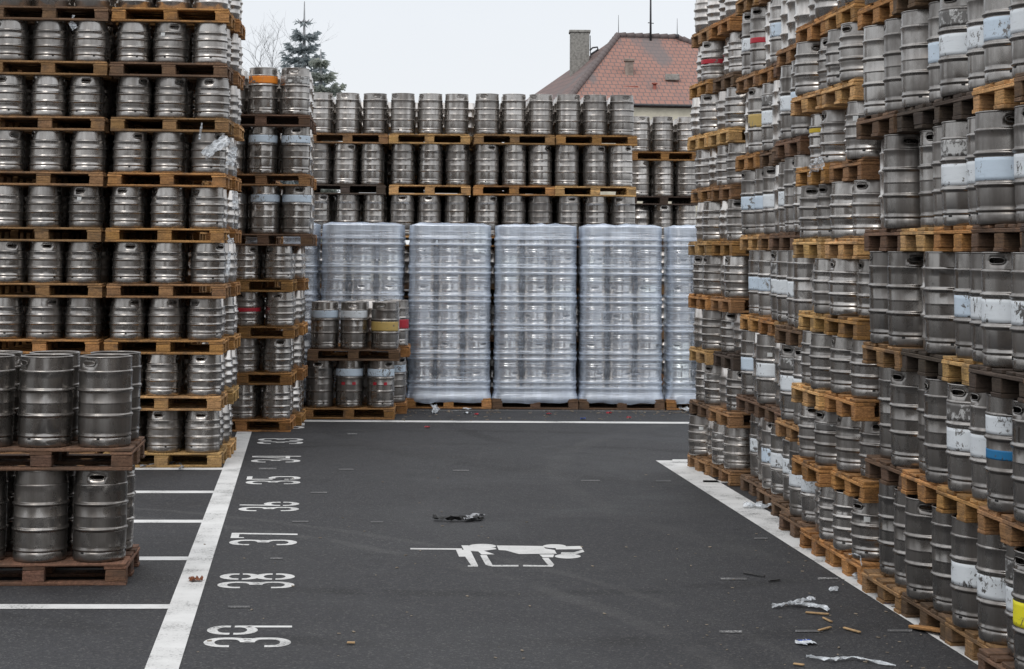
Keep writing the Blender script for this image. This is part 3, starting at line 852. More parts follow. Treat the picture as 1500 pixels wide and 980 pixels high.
if hid.f:
    o = link('stacked_pallets', hid.mesh('stacked_pallets', [M['wood']])); o.color = PAL['B'] + (1,)
    tag(o, 'brown wooden pallets buried deep inside the keg stacks and in added unseen rows', 'pallets', kind='stuff')

# ------------------------------------------------------------------ stretch film round the wrapped loads
def film_mesh(seed):
    rs = random.Random(seed); mb = MB()
    n_side = 26; z0, z1 = .085, PH + 6 * .398 + .012
    def outline(hx, hy, r, pts=None):
        out = []
        for (cx, cy, a0) in ((hx - r, -hy + r, -90), (hx - r, hy - r, 0), (-hx + r, hy - r, 90), (-hx + r, -hy + r, 180)):
            for i in range(7):
                a = math.radians(a0 + 90 * i / 6); out.append((cx + r * math.cos(a), cy + r * math.sin(a)))
        res = []
        for i in range(len(out)):
            a = out[i]; b = out[(i + 1) % len(out)]; L = math.hypot(b[0] - a[0], b[1] - a[1]); m = max(1, int(L / .07))
            for j in range(m): res.append((a[0] + (b[0] - a[0]) * j / m, a[1] + (b[1] - a[1]) * j / m))
        return res
    base = outline(.580, .392, .165); n = len(base)
    zs = [z0, .11, .13, .16, .20, .26] + [.26 + (z1 - .26 - .03) * i / 96 for i in range(1, 97)] + [z1 - .01, z1 + .004]
    vs = []; fs = []
    for zi, z in enumerate(zs):
        lv = ((z - PH) % .398) / .398
        bulge = .015 * (math.exp(-((lv - .375) / .055) ** 2) + math.exp(-((lv - .58) / .055) ** 2)) - .006
        flare = .035 * max(0, 1 - abs(z - .145) / .10) if z > .10 else .01
        for (x, y) in base:
            r = math.hypot(x, y); nx = noise.noise(Vector((x * 3, y * 3 + seed, z * 9)))
            off = bulge + flare + nx * .007
            if z < .12: off += .014 * noise.noise(Vector((x * 14, y * 14, seed)))
            # film pulls flat between the kegs
            zz = z
            if zi == 0: zz = z + .035 * noise.noise(Vector((x * 5, y * 5, seed + 3)))
            vs.append((x + x / r * off, y + y / r * off, zz))
    for i in range(len(zs) - 1):
        for k in range(n):
            k2 = (k + 1) % n; fs.append((i * n + k, i * n + k2, (i + 1) * n + k2, (i + 1) * n + k))
    last = (len(zs) - 1) * n; rings = [(.80, .010), (.5, .018), (.2, .014)]
    prev = last
    for sc, dz in rings:
        st = len(vs)
        for k, (x, y) in enumerate(base):
            vs.append((x * sc, y * sc, z1 + .008 + dz + .05 * max(0, noise.noise(Vector((x * sc * 6, y * sc * 6, seed + 9))))))
        for k in range(n):
            k2 = (k + 1) % n; fs.append((prev + k, prev + k2, st + k2, st + k))
        prev = st
    fs.append(tuple(prev + k for k in range(n)))
    mb.add(vs, fs, 0, True)
    return mb.mesh('stretch_film', [M['film']])
FL = {'WA': 'clear film round the half-hidden first wrapped load', 'WB': 'clear film round the wrapped load behind the low keg stack',
      'WC': 'clear stretch film round the first fully visible wrapped load, peaked at its top', 'WD': 'clear stretch film round the middle wrapped load, its skirt swept right',
      'WE': 'heavily streaked clear stretch film round the third fully visible wrapped load', 'WF': 'clear film round the wrapped load beside the right wall, torn at its foot'}
for i, (st, c, rz) in enumerate(WR):
    o = link('stretch_film', film_mesh(i * 5 + 1)); o.location = (c.x, c.y, 0); o.rotation_euler = (0, 0, rz)
    tag(o, FL[st], 'plastic wrap', 'stretch film round the wrapped loads')

# ------------------------------------------------------------------ ground and markings
g = MB()
N_ = 40
g.add([(-400, -60, 0), (400, -60, 0), (400, 900, 0), (-400, 900, 0)], [(0, 1, 2, 3)])
tag(link('ground', g.mesh('ground', [M['asphalt']])), 'dark grey asphalt yard', kind='structure')

def poly_obj(name, polys, mat, z, **kw):
    """polys: list of lists of ground points (Vector)"""
    mb = MB()
    for p in polys:
        c = sum((q for q in p), Vector((0, 0, 0))) / len(p)
        area = sum(p[i].x * p[(i + 1) % len(p)].y - p[(i + 1) % len(p)].x * p[i].y for i in range(len(p)))
        pp = p if area > 0 else p[::-1]
        mb.add([(q.x, q.y, z) for q in pp], [tuple(range(len(pp)))])
    return tag(link(name, mb.mesh(name, [M[mat]])), **kw)
def strip(p, q, w):
    p = Vector(p); q = Vector(q); t = (q - p).normalized(); u = Vector((-t.y, t.x, 0)) * (w / 2)
    return [p + u, q + u, q - u, p - u]
def gp(x, y): return ground(x, y)
# left broad line
a0, a1 = gp(212, 980), gp(262, 980); b0, b1 = gp(345.5, 637), gp(367.5, 637)
ext = 2.5
poly_obj('broad_line', [[a0 + (a0 - b0) * .25, a1 + (a1 - b1) * .25, b1 + (b1 - a1) * .35, b0 + (b0 - a0) * .35]], 'road_paint', .004, label='broad white line painted beside the row of bay numbers', kind='structure')
# right broad line with its start corner
r0, r1 = gp(960.5, 675), gp(1001, 675); s0, s1 = gp(1440, 980), gp(1512, 980)
poly_obj('broad_line', [[r0, r1, s1 + (s1 - r1) * .3, s0 + (s0 - r0) * .3]], 'road_paint', .004, label='broad white line along the foot of the right keg wall', kind='structure')
poly_obj('thin_line', [[gp(985, 674), gp(1060, 674), gp(1060, 678), gp(985, 678)]], 'road_paint', .008, label='short thin white line at the corner of right broad line', kind='structure')
poly_obj('thin_line', [[gp(1030, 704), gp(1100, 705), gp(1100, 708), gp(1030, 707)]], 'road_paint', .004, label='thin white bay line beside the far end of right wall', kind='structure')
poly_obj('thin_line', [[gp(430, 615.5), gp(1100, 619), gp(1100, 621.5), gp(430, 618)]], 'road_paint', .004, label='long thin white line in front of the wrapped loads', kind='structure')
poly_obj('thin_line', [[gp(430, 600.3), gp(1100, 602.6), gp(1100, 603.8), gp(430, 601.5)]], 'road_paint_worn', .004, label='faded thin white line at the foot of wrapped loads', kind='structure')
for (y, xr, h) in ((889, 250, 3.6), (818.5, 277, 2.9), (764, 299, 2.3), (721, 313, 1.9), (687, 327, 1.6), (659, 339, 1.4)):
    poly_obj('bay_line', [[gp(-160, y - h), gp(xr, y - h * .9), gp(xr, y + h * .9), gp(-160, y + h)]], 'road_paint', .003,
             label='thin white bay line meeting the left broad line at its %s crossing' % {889: 'nearest', 818.5: 'second', 764: 'third', 721: 'fourth', 687: 'fifth', 659: 'sixth'}[y], kind='structure')
# faded dashes
dash = []
for (x, y, w, h, sl) in ((350, 889.5, 32, 1.4, 0), (405, 818.5, 18, 1.2, 0), (440, 764.5, 24, 1.1, 0), (430, 720, 0, 0, 0), (392, 687, 26, 1.2, 0), (467, 722, 24, 1, 0), (507, 688, 22, 1, 0), (516, 636, 14, .8, 0),
                      (552, 765, 18, 1, 0), (865, 704.5, 28, 1.0, 0), (972, 705, 22, .9, 0), (1075, 848.5, 38, 1.4, 0), (1115, 789, 20, 1.1, 0), (1213, 848, 30, 1.3, 0), (1070, 926, 34, 1.6, 0), (1185, 925, 40, 1.6, 0),
                      (1318, 924.5, 36, 1.6, 0), (675, 689.5, 24, .9, 0), (690, 845, 0, 0, 0), (462, 692, 0, 0, 0)):
    if w: dash.append([gp(x - w / 2, y - h), gp(x + w / 2, y - h), gp(x + w / 2, y + h), gp(x - w / 2, y + h)])
poly_obj('faded_dashes', dash, 'road_paint_worn', .004, label='short faded white setting-out dashes on the asphalt', kind='structure')

# --- bay numbers: digits drawn flat, u = reading direction, v = up
def arc(cx, cy, rx, ry, a0, a1, t, n=12):
    """band of thickness t inside an ellipse arc, angles in degrees"""
    out = []
    for i in range(n):
        p = []
        for j, s in ((i, 0), (i + 1, 0), (i + 1, 1), (i, 1)):
            a = math.radians(a0 + (a1 - a0) * j / n)
            p.append((cx + (rx - s * t) * math.cos(a), cy + (ry - s * t * 1.25) * math.sin(a)))
        out.append(p)
    return out
def rect(x0, y0, x1, y1): return [[(x0, y0), (x1, y0), (x1, y1), (x0, y1)]]
T = .085
# digits in a cell of width .5, height 1
def loop_bits(cy, ry, cut_dir=1, gap=.05, full=True):
    """closed loop with stencil gap(s)"""
    return arc(.25, cy, .25, ry, 90 - 0, 90 + 0, T)
def stad(y0, y1, parts, t=.10):
    """stadium outline between y0..y1, width .5; parts = any of 'tblr' halves; straight sides at u=0 and u=.5"""
    out = []; r = .25; ry = min((y1 - y0) / 2, .22)
    if 't' in parts: out += arc(.25, y1 - ry, r, ry, 0, 180, t)
    if 'b' in parts: out += arc(.25, y0 + ry, r, ry, 180, 360, t)
    if 'l' in parts: out += rect(0, y0 + ry, t, y1 - ry)
    if 'r' in parts: out += rect(.5 - t, y0 + ry, .5, y1 - ry)
    return out
def cut(polys, y0, y1):
    out = []
    for p in polys:
        ys = [q[1] for q in p]
        if min(ys) >= y0 - 1e-6 and max(ys) <= y1 + 1e-6: continue
        if max(ys) <= y0 or min(ys) >= y1: out.append(p); continue
        # clip long straight pieces
        x0, x1 = min(q[0] for q in p), max(q[0] for q in p)
        if min(ys) < y0: out += rect(x0, min(ys), x1, y0)
        if max(ys) > y1: out += rect(x0, y1, x1, max(ys))
    return out
def digit(c):
    if c == '3':
        return (stad(.46, 1, 'tr') + stad(0, .54, 'br') + arc(.25, .68, .25, .22, 270, 360, .10) + arc(.25, .32, .25, .22, 0, 90, .10) + rect(.0, .70, .10, .79) + rect(.0, .21, .10, .30) + rect(.30, .455, .46, .545))
    if c == '8':
        return cut(stad(.46, 1, 'tblr'), .70, .745) + cut(stad(0, .54, 'tblr'), .255, .30)
    if c == '9':
        return cut(stad(.40, 1, 'tblr'), .68, .725) + [[(.40, .0), (.5, .0), (.5, .62), (.40, .62)]]
    if c == '6':
        return cut(stad(0, .60, 'tblr'), .275, .32) + [[(.0, .38), (.10, .38), (.16, 1.0), (.05, 1.0)]]
    if c == '7':
        return rect(0, .88, .5, 1) + [[(.38, .88), (.5, .88), (.42, 0), (.29, 0)]] + rect(0, .80, .07, .88)
    if c == '5':
        return rect(0, .90, .48, 1) + rect(0, .52, .10, .90) + stad(0, .60, 'tbr')[0:0] + arc(.25, .38, .25, .22, 0, 120, .10) + stad(0, .60, 'br') + rect(.40, .22, .5, .38) + rect(0, .20, .10, .30)
    if c == '4':
        return rect(.36, 0, .47, 1) + [[(.0, .30), (.11, .30), (.36, 1), (.26, 1)]] + rect(0, .22, .34, .31) + rect(.37, .22, .5, .31)
    if c == '2':
        return stad(.56, 1, 'tr') + [[(.39, .80), (.5, .80), (.5, .60), (.39, .56)]] + [[(.39, .62), (.5, .62), (.12, .09), (.0, .09)]] + rect(0, 0, .5, .10) + rect(0, .70, .10, .79)
    return []
def number(txt, x0, x1, ylo, yhi, word):
    # image: x0 = top of digits, x1 = bottom; ylo = near edge, yhi = far edge
    ym = (ylo + yhi) / 2
    P00 = ground(x1, ylo); P01 = ground(x0, ylo); P10 = ground(x1 * .997, yhi)
    U = P10 - P00; U.x = -math.tan(YAW) * U.y; Vv = P01 - P00
    width = 1.16
    polys = []
    for i, c in enumerate(txt):
        for p in digit(c):
            polys.append([P00 + U * ((u + i * .66) / width) + Vv * v for (u, v) in p])
    z = .002
    mb = MB()
    for k, p in enumerate(polys):
        area = sum(p[i].x * p[(i + 1) % len(p)].y - p[(i + 1) % len(p)].x * p[i].y for i in range(len(p)))
        pp = p if area > 0 else p[::-1]
        zz = z + (k % 7) * .0001
        mb.add([(q.x, q.y, zz) for q in pp], [tuple(range(len(pp)))])
    tag(link('bay_number', mb.mesh('bay_number', [M['road_paint']])), label='white stencilled bay number %s painted on the asphalt' % word, kind='structure')
number('39', 296, 426, 948.5, 917, '39'); number('38', 317, 431, 862, 840.5, '38'); number('37', 334.5, 435, 799, 781, '37')
number('36', 348.5, 438, 749, 735.5, '36'); number('35', 359, 440, 709.5, 698, '35'); number('34', 367, 440, 677.5, 668, '34')
number('33', 376, 444, 650.5, 642.5, '33'); number('32', 382, 446, 628, 620, '32')

# --- white stencilled mark on the asphalt (straight and oval pieces)
def cz(x, y): return gp(580 + x / 3.5714, 720 + y / 3.5714)
def ell(cx, cy, rx, ry, n=26): return [cz(cx + rx * math.cos(2 * math.pi * i / n), cy + ry * math.sin(2 * math.pi * i / n)) for i in range(n)]
mark = [[(75, 297), (345, 299), (345, 306), (75, 304)],
        [(314, 306), (378, 306), (392, 314), (430, 390), (428, 394), (398, 394), (362, 342), (330, 342)], [(376, 388), (402, 388), (402, 394), (376, 394)],
        [(342, 283), (378, 283), (392, 294), (520, 297), (526, 303), (455, 312), (358, 312)],
        [(390, 313), (458, 311), (516, 330), (448, 331), (430, 315)],
        [(440, 334), (474, 334), (504, 383), (502, 392), (484, 390), (468, 383)], [(500, 386), (641, 386), (641, 394), (500, 394)],
        [(527, 284), (768, 287), (782, 300), (830, 308), (841, 327), (644, 329), (574, 310), (538, 308)],
        [(750, 331), (828, 331), (822, 346), (768, 346)], [(764, 349), (798, 349), (828, 384), (818, 396), (780, 394), (796, 387)], [(665, 386), (790, 388), (782, 395), (665, 394)],
        [(832, 290), (968, 287), (976, 304), (838, 305)], [(978, 306), (986, 318), (938, 331), (862, 328), (866, 320), (928, 321)]]
mp = [[cz(*q) for q in p] for p in mark] + [ell(452, 288, 72, 12), ell(829, 288, 60, 10), ell(899, 341, 68, 12)]
mb = MB()
for k, p in enumerate(mp):
    area = sum(p[i].x * p[(i + 1) % len(p)].y - p[(i + 1) % len(p)].x * p[i].y for i in range(len(p)))
    pp = p if area > 0 else p[::-1]
    mb.add([(q.x, q.y, .002 + .0001 * k) for q in pp], [tuple(range(len(pp)))])
tag(link('painted_symbol', mb.mesh('painted_symbol', [M['road_paint']])), label='white stencilled symbol painted in the middle of the yard', kind='structure')

# ------------------------------------------------------------------ litter
def crumpled(name, pts, width, mat, label, cat, h=.02, seed=0, group=None, zbase=.006):
    rs = random.Random(seed); mb = MB(); vs = []; fs = []; m = 5; n = len(pts)
    fine = []
    for i in range(n - 1):
        for j in range(5):
            t = j / 5; fine.append(pts[i] * (1 - t) + pts[i + 1] * t)
    fine.append(pts[-1]); n = len(fine)
    for i, p in enumerate(fine):
        t = (fine[min(i + 1, n - 1)] - fine[max(i - 1, 0)]).normalized(); u = Vector((-t.y, t.x, 0))
        if u.length < .1: u = Vector((1, 0, 0))
        ww = width * (.55 + .6 * rs.random()) * (.35 if i in (0, n - 1) else 1)
        for k in range(m):
            s = k / (m - 1) - .5
            vs.append(p + u * (s * ww) + Vector((rs.uniform(-1, 1) * width * .06, rs.uniform(-1, 1) * width * .06, zbase + rs.random() * h)))
    for i in range(n - 1):
        for k in range(m - 1): fs.append((i * m + k, i * m + k + 1, (i + 1) * m + k + 1, (i + 1) * m + k))
    mb.add(vs, fs, 0, False)
    return tag(link(name, mb.mesh(name, [M[mat]])), label, cat, group)
crumpled('plastic_film_scrap', [gp(1130, 892), gp(1160, 888), gp(1190, 890), gp(1214, 897)], .07, 'film_scrap', 'torn clear film scrap lying by wooden splinters', 'plastic scrap', .025, 3, 'film scraps on the asphalt')
crumpled('plastic_film_scrap', [gp(1160, 893), gp(1180, 888), gp(1193, 885)], .07, 'film_scrap', 'small folded film flap on top of the torn scrap', 'plastic scrap', .02, 13, 'film scraps on the asphalt', .03)
crumpled('plastic_film_scrap', [gp(1092, 743), gp(1110, 745), gp(1130, 747)], .18, 'film_scrap', 'bunched clear film lying on the right broad line', 'plastic scrap', .05, 4, 'film scraps on the asphalt')
crumpled('plastic_film_scrap', [gp(1181, 965), gp(1215, 970), gp(1250, 967), gp(1312, 978)], .03, 'film_scrap', 'long thin twisted film strand near the frame bottom', 'plastic scrap', .02, 5, 'film scraps on the asphalt')
crumpled('plastic_film_scrap', [gp(1253, 846), gp(1265, 852), gp(1278, 857)], .09, 'film_scrap', 'small film wad on the line beneath the right wall', 'plastic scrap', .04, 6, 'film scraps on the asphalt')
crumpled('plastic_film_scrap', [gp(1215, 868), gp(1228, 866)], .05, 'film_scrap', 'tiny grey film wad left of the right broad line', 'plastic scrap', .03, 7, 'film scraps on the asphalt')
crumpled('plastic_film_scrap', [gp(985, 597), gp(1000, 600), gp(1012, 606)], .14, 'film_scrap', 'white film tail trailing from the rightmost wrapped load', 'plastic scrap', .06, 8, 'film scraps on the asphalt')
crumpled('plastic_film_scrap', [gp(632, 598), gp(640, 603), gp(634, 607)], .10, 'film_scrap', 'little film tuft hanging below the first full wrapped load', 'plastic scrap', .08, 9, 'film scraps on the asphalt')
crumpled('plastic_film_scrap', [gp(678, 600), gp(690, 601)], .08, 'film_scrap', 'white scrap at the foot of first full wrapped load', 'plastic scrap', .03, 19, 'film scraps on the asphalt')
crumpled('rubber_strip', [gp(634, 762), gp(655, 763.5), gp(682, 763), gp(708, 762)], .07, 'black_rubber', 'crumpled black rubber strip lying beyond the painted symbol', 'debris', .04, 10)
crumpled('rubber_strip_end', [gp(682, 765), gp(696, 758.5), gp(709, 760)], .08, 'grey_strap', 'grey frayed end lying on the black rubber strip', 'debris', .02, 11, None, .02)
crumpled('wrapper', [gp(1166, 944), gp(1178, 943), gp(1191, 942)], .12, 'white_wrapper', 'white wrapper with blue print lying near frame bottom', 'wrapper', .008, 12)
crumpled('wrapper_print', [gp(1168, 946), gp(1178, 946), gp(1187, 945.5)], .035, 'blue_plastic', 'blue printed strip of the white wrapper', 'wrapper', .004, 14, None, .03)
crumpled('dead_leaf', [gp(277, 852.5), gp(286, 852), gp(297, 852)], .08, 'leaf_brown', 'curled brown dead leaf on the left broad line', 'leaf', .03, 15)
crumpled('blue_scrap', [gp(1291, 884), gp(1298, 884.5), gp(1305, 884)], .07, 'blue_plastic', 'blue plastic scrap on the right broad line', 'plastic scrap', .008, 16)
crumpled('strap', [gp(205, 686), gp(232, 683), gp(256, 680), gp(268, 686), gp(262, 690)], .03, 'grey_strap', 'loose grey strapping lying at foot of tall left stack', 'strap', .03, 17)
def plank(name, a, b, w, t, mat, label, cat, group=None, za=0, zb=0):
    mb = MB(); d = (b - a); L = d.length
    m4 = Matrix.Translation((a.x, a.y, .006 + za)) @ Matrix.Rotation(math.atan2(d.y, d.x), 4, 'Z') @ Matrix.Rotation(-math.atan2(zb - za, L), 4, 'Y')
    mb.box(0, L, -w / 2, w / 2, 0, t, min(.003, t * .25), jit=t * .12)
    me = mb.mesh(name, [M[mat]]); o = link(name, me); o.matrix_basis = m4; o.color = PAL['O'] + (1,)
    return tag(o, label, cat, group)
WG = 'wood splinters on the asphalt'
plank('wood_splinter', gp(1180, 899), gp(1214, 902), .024, .008, 'splinter_wood', 'longest pale wood splinter beside the torn film scrap', 'splinter', WG)
plank('wood_splinter', gp(1206, 907), gp(1218, 913), .016, .008, 'splinter_wood', 'shortest splinter just right of the torn film scrap', 'splinter', WG)
plank('wood_splinter', gp(1199, 926), gp(1217, 921), .018, .008, 'splinter_wood', 'splinter pointing up-right below the film scrap', 'splinter', WG)
plank('wood_splinter', gp(1236, 922), gp(1260, 929), .018, .010, 'splinter_wood', 'splinter slanting down toward the right broad line', 'splinter', WG)
plank('wood_splinter', gp(508, 944), gp(520, 944), .02, .008, 'splinter_wood', 'lone splinter right of bay number 39', 'splinter', WG)
plank('wood_splinter', gp(1162, 975), gp(1178, 977), .02, .008, 'splinter_wood', 'pale splinter closest to the frame bottom', 'splinter', WG)
plank('black_twig', gp(1089, 841), gp(1120, 846), .02, .008, 'black_rubber', 'long thin black twig on asphalt left of right line', 'twig', 'black twigs on the asphalt')
plank('black_twig', gp(1126, 853), gp(1142, 851), .02, .008, 'black_rubber', 'short black twig beside the longer one', 'twig', 'black twigs on the asphalt')
plank('broken_board', gp(1337, 921), gp(1400, 938), .07, .018, 'wood', 'broken pallet board lying across the right broad line', 'board', None, .0, .03)
# grit and small coloured bits near the back line
rs = random.Random(5); mb = MB(); mb2 = MB()
for i in range(330):
    zone = rs.random()
    if zone < .5: x, y = rs.uniform(590, 1010), rs.choice((rs.uniform(600, 617), rs.uniform(601, 606)))
    elif zone < .8: x, y = rs.uniform(960, 1400), rs.uniform(760, 980)
    else: x, y = rs.uniform(280, 960), rs.uniform(640, 980)
    p = gp(x, y); s = rs.uniform(.003, .008) * (1.7 if zone < .5 else 1); a = rs.uniform(0, 3.1)
    m4 = Matrix.Translation((p.x, p.y, .004)) @ Matrix.Rotation(a, 4, 'Z')
    mb.box(-s * 1.6, s * 1.6, -s * .7, s * .7, 0, s * .5, mat=m4)
tag(link('grit', mb.mesh('grit', [M['grit']])), 'scattered wood crumbs and grit on the asphalt', 'grit', kind='stuff')
for i, (x, y, mt, lb) in enumerate(((698, 608, 'red_plastic', 'red scrap lying left of middle below wrapped loads'), (804, 607.5, 'red_plastic', 'red scrap below the middle wrapped load'), (892, 606, 'red_plastic', 'red scrap below the streaked wrapped load'),
                                    (921, 613, 'red_plastic', 'red scrap touching the long thin white line'), (854, 614.5, 'blue_plastic', 'blue scrap touching the long thin white line'), (626, 627, 'red_plastic', 'red scrap on the near side of the long white line'),
                                    (685, 606, 'white_wrapper', 'pale scrap beneath first full wrapped load'))):
    w = 7 if i != 6 else 11
    crumpled('plastic_bit', [gp(x - w / 2, y), gp(x, y), gp(x + w / 2, y)], .09, mt, lb, 'plastic scrap', .02, 40 + i, 'coloured plastic bits near the wrapped loads')

# film shreds hanging on the tall left stack
def hanging(pts, width, label, seed):
    rs = random.Random(seed); vs = []; fs = []; fine = []
    for i in range(len(pts) - 1):
        for j in range(5): fine.append(pts[i].lerp(pts[i + 1], j / 5))
    fine.append(pts[-1]); m = 5
    for i, p in enumerate(fine):
        t = (fine[min(i + 1, len(fine) - 1)] - fine[max(i - 1, 0)]).normalized(); u = t.cross(Vector((0, 1, 0))).normalized()
        ww = width[min(int(i / 5), len(width) - 1)] * rs.uniform(.8, 1.2)
        for k in range(m): vs.append(p + u * ((k / (m - 1) - .5) * ww) + Vector((0, rs.uniform(-.015, .015), 0)))
    for i in range(len(fine) - 1):
        for k in range(m - 1): fs.append((i * m + k, i * m + k + 1, (i + 1) * m + k + 1, (i + 1) * m + k))
    mb = MB(); mb.add(vs, fs); tag(link('hanging_film', mb.mesh('hanging_film', [M['film_scrap']])), label, 'plastic scrap', 'film shreds caught on the stacks')
yf = Lc.y - .03
hanging([at_depth(298, 228, yf - .02), at_depth(315, 215, yf - .04), at_depth(335, 202, yf - .02)], [.10, .11, .06], 'white film shred draped across a keg shoulder in tall left stack', 1)
hanging([at_depth(335, 202, yf - .01), at_depth(341, 215, yf + .15), at_depth(340, 228, yf + .15), at_depth(336, 243, yf + .15)], [.05, .09, .08], 'white film shred hanging down corner of tall left stack', 2)
hanging([at_depth(296, 180, yf - .02), at_depth(293, 196, yf - .03), at_depth(292, 204, yf - .03)], [.02, .02], 'thin film strand dangling from a pallet edge above the shred', 3)
hanging([at_depth(343, 280, yf + .2), at_depth(345, 292, yf + .25), at_depth(344, 306, yf + .25)], [.05, .06], 'small film shred beside the stack corner under the fifth pallet', 4)
hanging([at_depth(334, 344, yf - .02), at_depth(337, 351, yf - .02), at_depth(340, 357, yf - .02)], [.02, .07, .03], 'tiny white tag stuck on a pallet corner of left stack', 5)
hanging([at_depth(336, 368, yf + .1), at_depth(335, 384, yf + .1), at_depth(333, 402, yf + .1)], [.03, .04], 'narrow film strip hanging beside kegs of left stack', 6)
hanging([at_depth(108, 22, yf - .02), at_depth(105, 34, yf - .02), at_depth(110, 42, yf - .02)], [.03, .06], 'film tuft on a keg handle near top of left stack', 7)
# film knot on the small-keg section of the right wall
hanging([at_depth(1184, 259, 13.6), at_depth(1190, 248, 13.5), at_depth(1199, 240, 13.45), at_depth(1207, 238, 13.4)], [.02, .07, .10, .04], 'white film knot on a pallet edge in the small-keg section of right wall', 8)
hanging([at_depth(1243, 812, 12.55), at_depth(1252, 811, 12.5), at_depth(1260, 814, 12.45), at_depth(1262, 828, 12.42)], [.006, .008, .006], 'loose white strap on the lowest pallets of right wall', 9)
# ------------------------------------------------------------------ house
HY = 75.0
def hp(x, y, Y): return at_depth(x, y, Y)
hrz = math.radians(7)
house = bpy.data.objects.new('house', None); COL.objects.link(house)
tag(house, 'old house with red tiled hip roof and brick chimney behind the right keg wall', 'house')
eaveL = hp(834, 141, HY); rl = hp(905, 53, HY + 5.5); 
ez = hp(900, 151, HY).z; rzg = rl.z
wdir = Vector((math.cos(hrz), math.sin(hrz), 0)); ddir = Vector((-math.sin(hrz), math.cos(hrz), 0))
A = Vector((eaveL.x, HY, ez)) ; 
dpt = 11.0; wid = 13.0
Bp = A + wdir * wid; Cp = A + wdir * wid + ddir * dpt; Dp = A + ddir * dpt
ra = A + wdir * 3.6 + ddir * (dpt / 2); ra.z = rzg; rb = A + wdir * (wid - 5.2) + ddir * (dpt / 2); rb.z = rzg
house.location = (A.x, A.y, 0)
inv = Matrix.Translation((-A.x, -A.y, 0))
# shift so that ridge end falls where it stands in the photo
dx = hp(905, 53, ra.y).x - ra.x
ra.x += dx; rb.x = max(ra.x + 2.2, hp(990, 57, rb.y).x)
ra.z = hp(905, 53, ra.y).z; rb.z = ra.z
def face_uv(name, pts, mat, thick=.12):
    """tiled roof plane with UVs in metres: u along the eave, v up the slope"""
    n = (pts[1] - pts[0]).cross(pts[2] - pts[0]).normalized()
    if n.z < 0: n = -n
    u = Vector((0, 0, 1)).cross(n).normalized(); v = n.cross(u)
    me = bpy.data.meshes.new(name)
    # roll-up rows as real courses
    base = pts[0]
    vs = [inv @ p for p in pts] + [inv @ (p - Vector((0, 0, thick))) for p in pts]; k = len(pts)
    fs = [tuple(range(k)), tuple(range(2 * k - 1, k - 1, -1))] + [(i, i + k, (i + 1) % k + k, (i + 1) % k) for i in range(k)]
    me.from_pydata(vs, [], fs); me.update(); uvl = me.uv_layers.new(name='UVMap')
    for li, lp in enumerate(me.loops):
        p = me.vertices[lp.vertex_index].co - (inv @ base); uvl.data[li].uv = (p.dot(u) + 2, p.dot(v))
    me.materials.append(M[mat]); return link('roof', me, house)
ov = .12
def outp(p): 
    c = (A + Cp) / 2; q = p - c; return c + Vector((q.x * 1.05, q.y * 1.05, 0)) + Vector((0, 0, p.z - c.z - .0))
Ao, Bo, Co, Do = A - wdir * ov - ddir * ov, Bp + wdir * ov - ddir * ov, Cp + wdir * ov + ddir * ov, Dp - wdir * ov + ddir * ov
# long left slope reaches lower toward the left (seen as the dark slope)
low = hp(757, 144, (Ao.y + Do.y) / 2 + 2)
DoL = Vector((low.x, Do.y, low.z - .1))
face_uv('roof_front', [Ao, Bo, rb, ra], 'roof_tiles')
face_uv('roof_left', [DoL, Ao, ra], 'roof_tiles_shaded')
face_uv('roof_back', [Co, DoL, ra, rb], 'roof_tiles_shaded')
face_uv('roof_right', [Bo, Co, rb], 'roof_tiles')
def hobj(name, mb, mat, **kw):
    return link(name, mb.mesh(name, [M[mat]]), house, mat=inv)
mb = MB()
wz = ez - .14
Wl = [A, Bp, Cp, Dp]
for i in range(4):
    p, q_ = Wl[i], Wl[(i + 1) % 4]
    mb.add([(p.x, p.y, 0), (q_.x, q_.y, 0), (q_.x, q_.y, wz), (p.x, p.y, wz)], [(0, 1, 2, 3)])
hobj('wall', mb, 'plaster')
# masonry edges on the front wall, slightly proud, and a lower wing to the left
mb = MB(); wlow = Vector((DoL.x + .4, DoL.y - .4, 0))
for p, q_ in ((A, wlow), (wlow, Dp)):
    mb.add([(p.x, p.y, 0), (q_.x, q_.y, 0), (q_.x, q_.y, wz - .5), (p.x, p.y, wz)], [(0, 1, 2, 3)])
hobj('wing_wall', mb, 'plaster')
# gutter, hip and ridge tiles
mb = MB(); mb.tube([Ao + Vector((0, -.05, -.06)), Bo + Vector((0, -.05, -.06))], .05, 8); mb.tube([Ao + Vector((-.04, 0, -.06)), DoL + Vector((-.04, 0, -.06))], .085, 8); hobj('gutter', mb, 'dark_metal')
def capline(p, q_, nm):
    mb = MB(); L = (q_ - p).length; n = int(L / .36)
    for i in range(n):
        a = p.lerp(q_, i / n); b = p.lerp(q_, (i + .96) / n); mb.tube([a + Vector((0, 0, .02)), b + Vector((0, 0, .05))], [.13, .15], 7)
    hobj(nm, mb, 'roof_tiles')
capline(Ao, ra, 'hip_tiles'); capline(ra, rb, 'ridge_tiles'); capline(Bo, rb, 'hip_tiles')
def chimney(xc0, xc1, ytop, ybot, Y, nm, mat, cap=True):
    p0 = hp(xc0, ytop, Y); p1 = hp(xc1, ytop, Y); zb = hp(xc0, ybot, Y).z - 1.2
    mb = MB(); w = (p1.x - p0.x)
    mb.box(p0.x, p1.x, Y, Y + w * .9, zb, p0.z, .02)
    if cap:
        mb.box(p0.x - .05, p1.x + .05, Y - .05, Y + w * .9 + .05, p0.z + .004, p0.z + .12, .02)
    o = hobj(nm, mb, mat); return o
chimney(835.5, 863.5, 47.5, 106, HY + 6.0, 'chimney', 'concrete')
chimney(916, 928, 90, 132, HY + 2.6, 'small_chimney', 'brickwork')
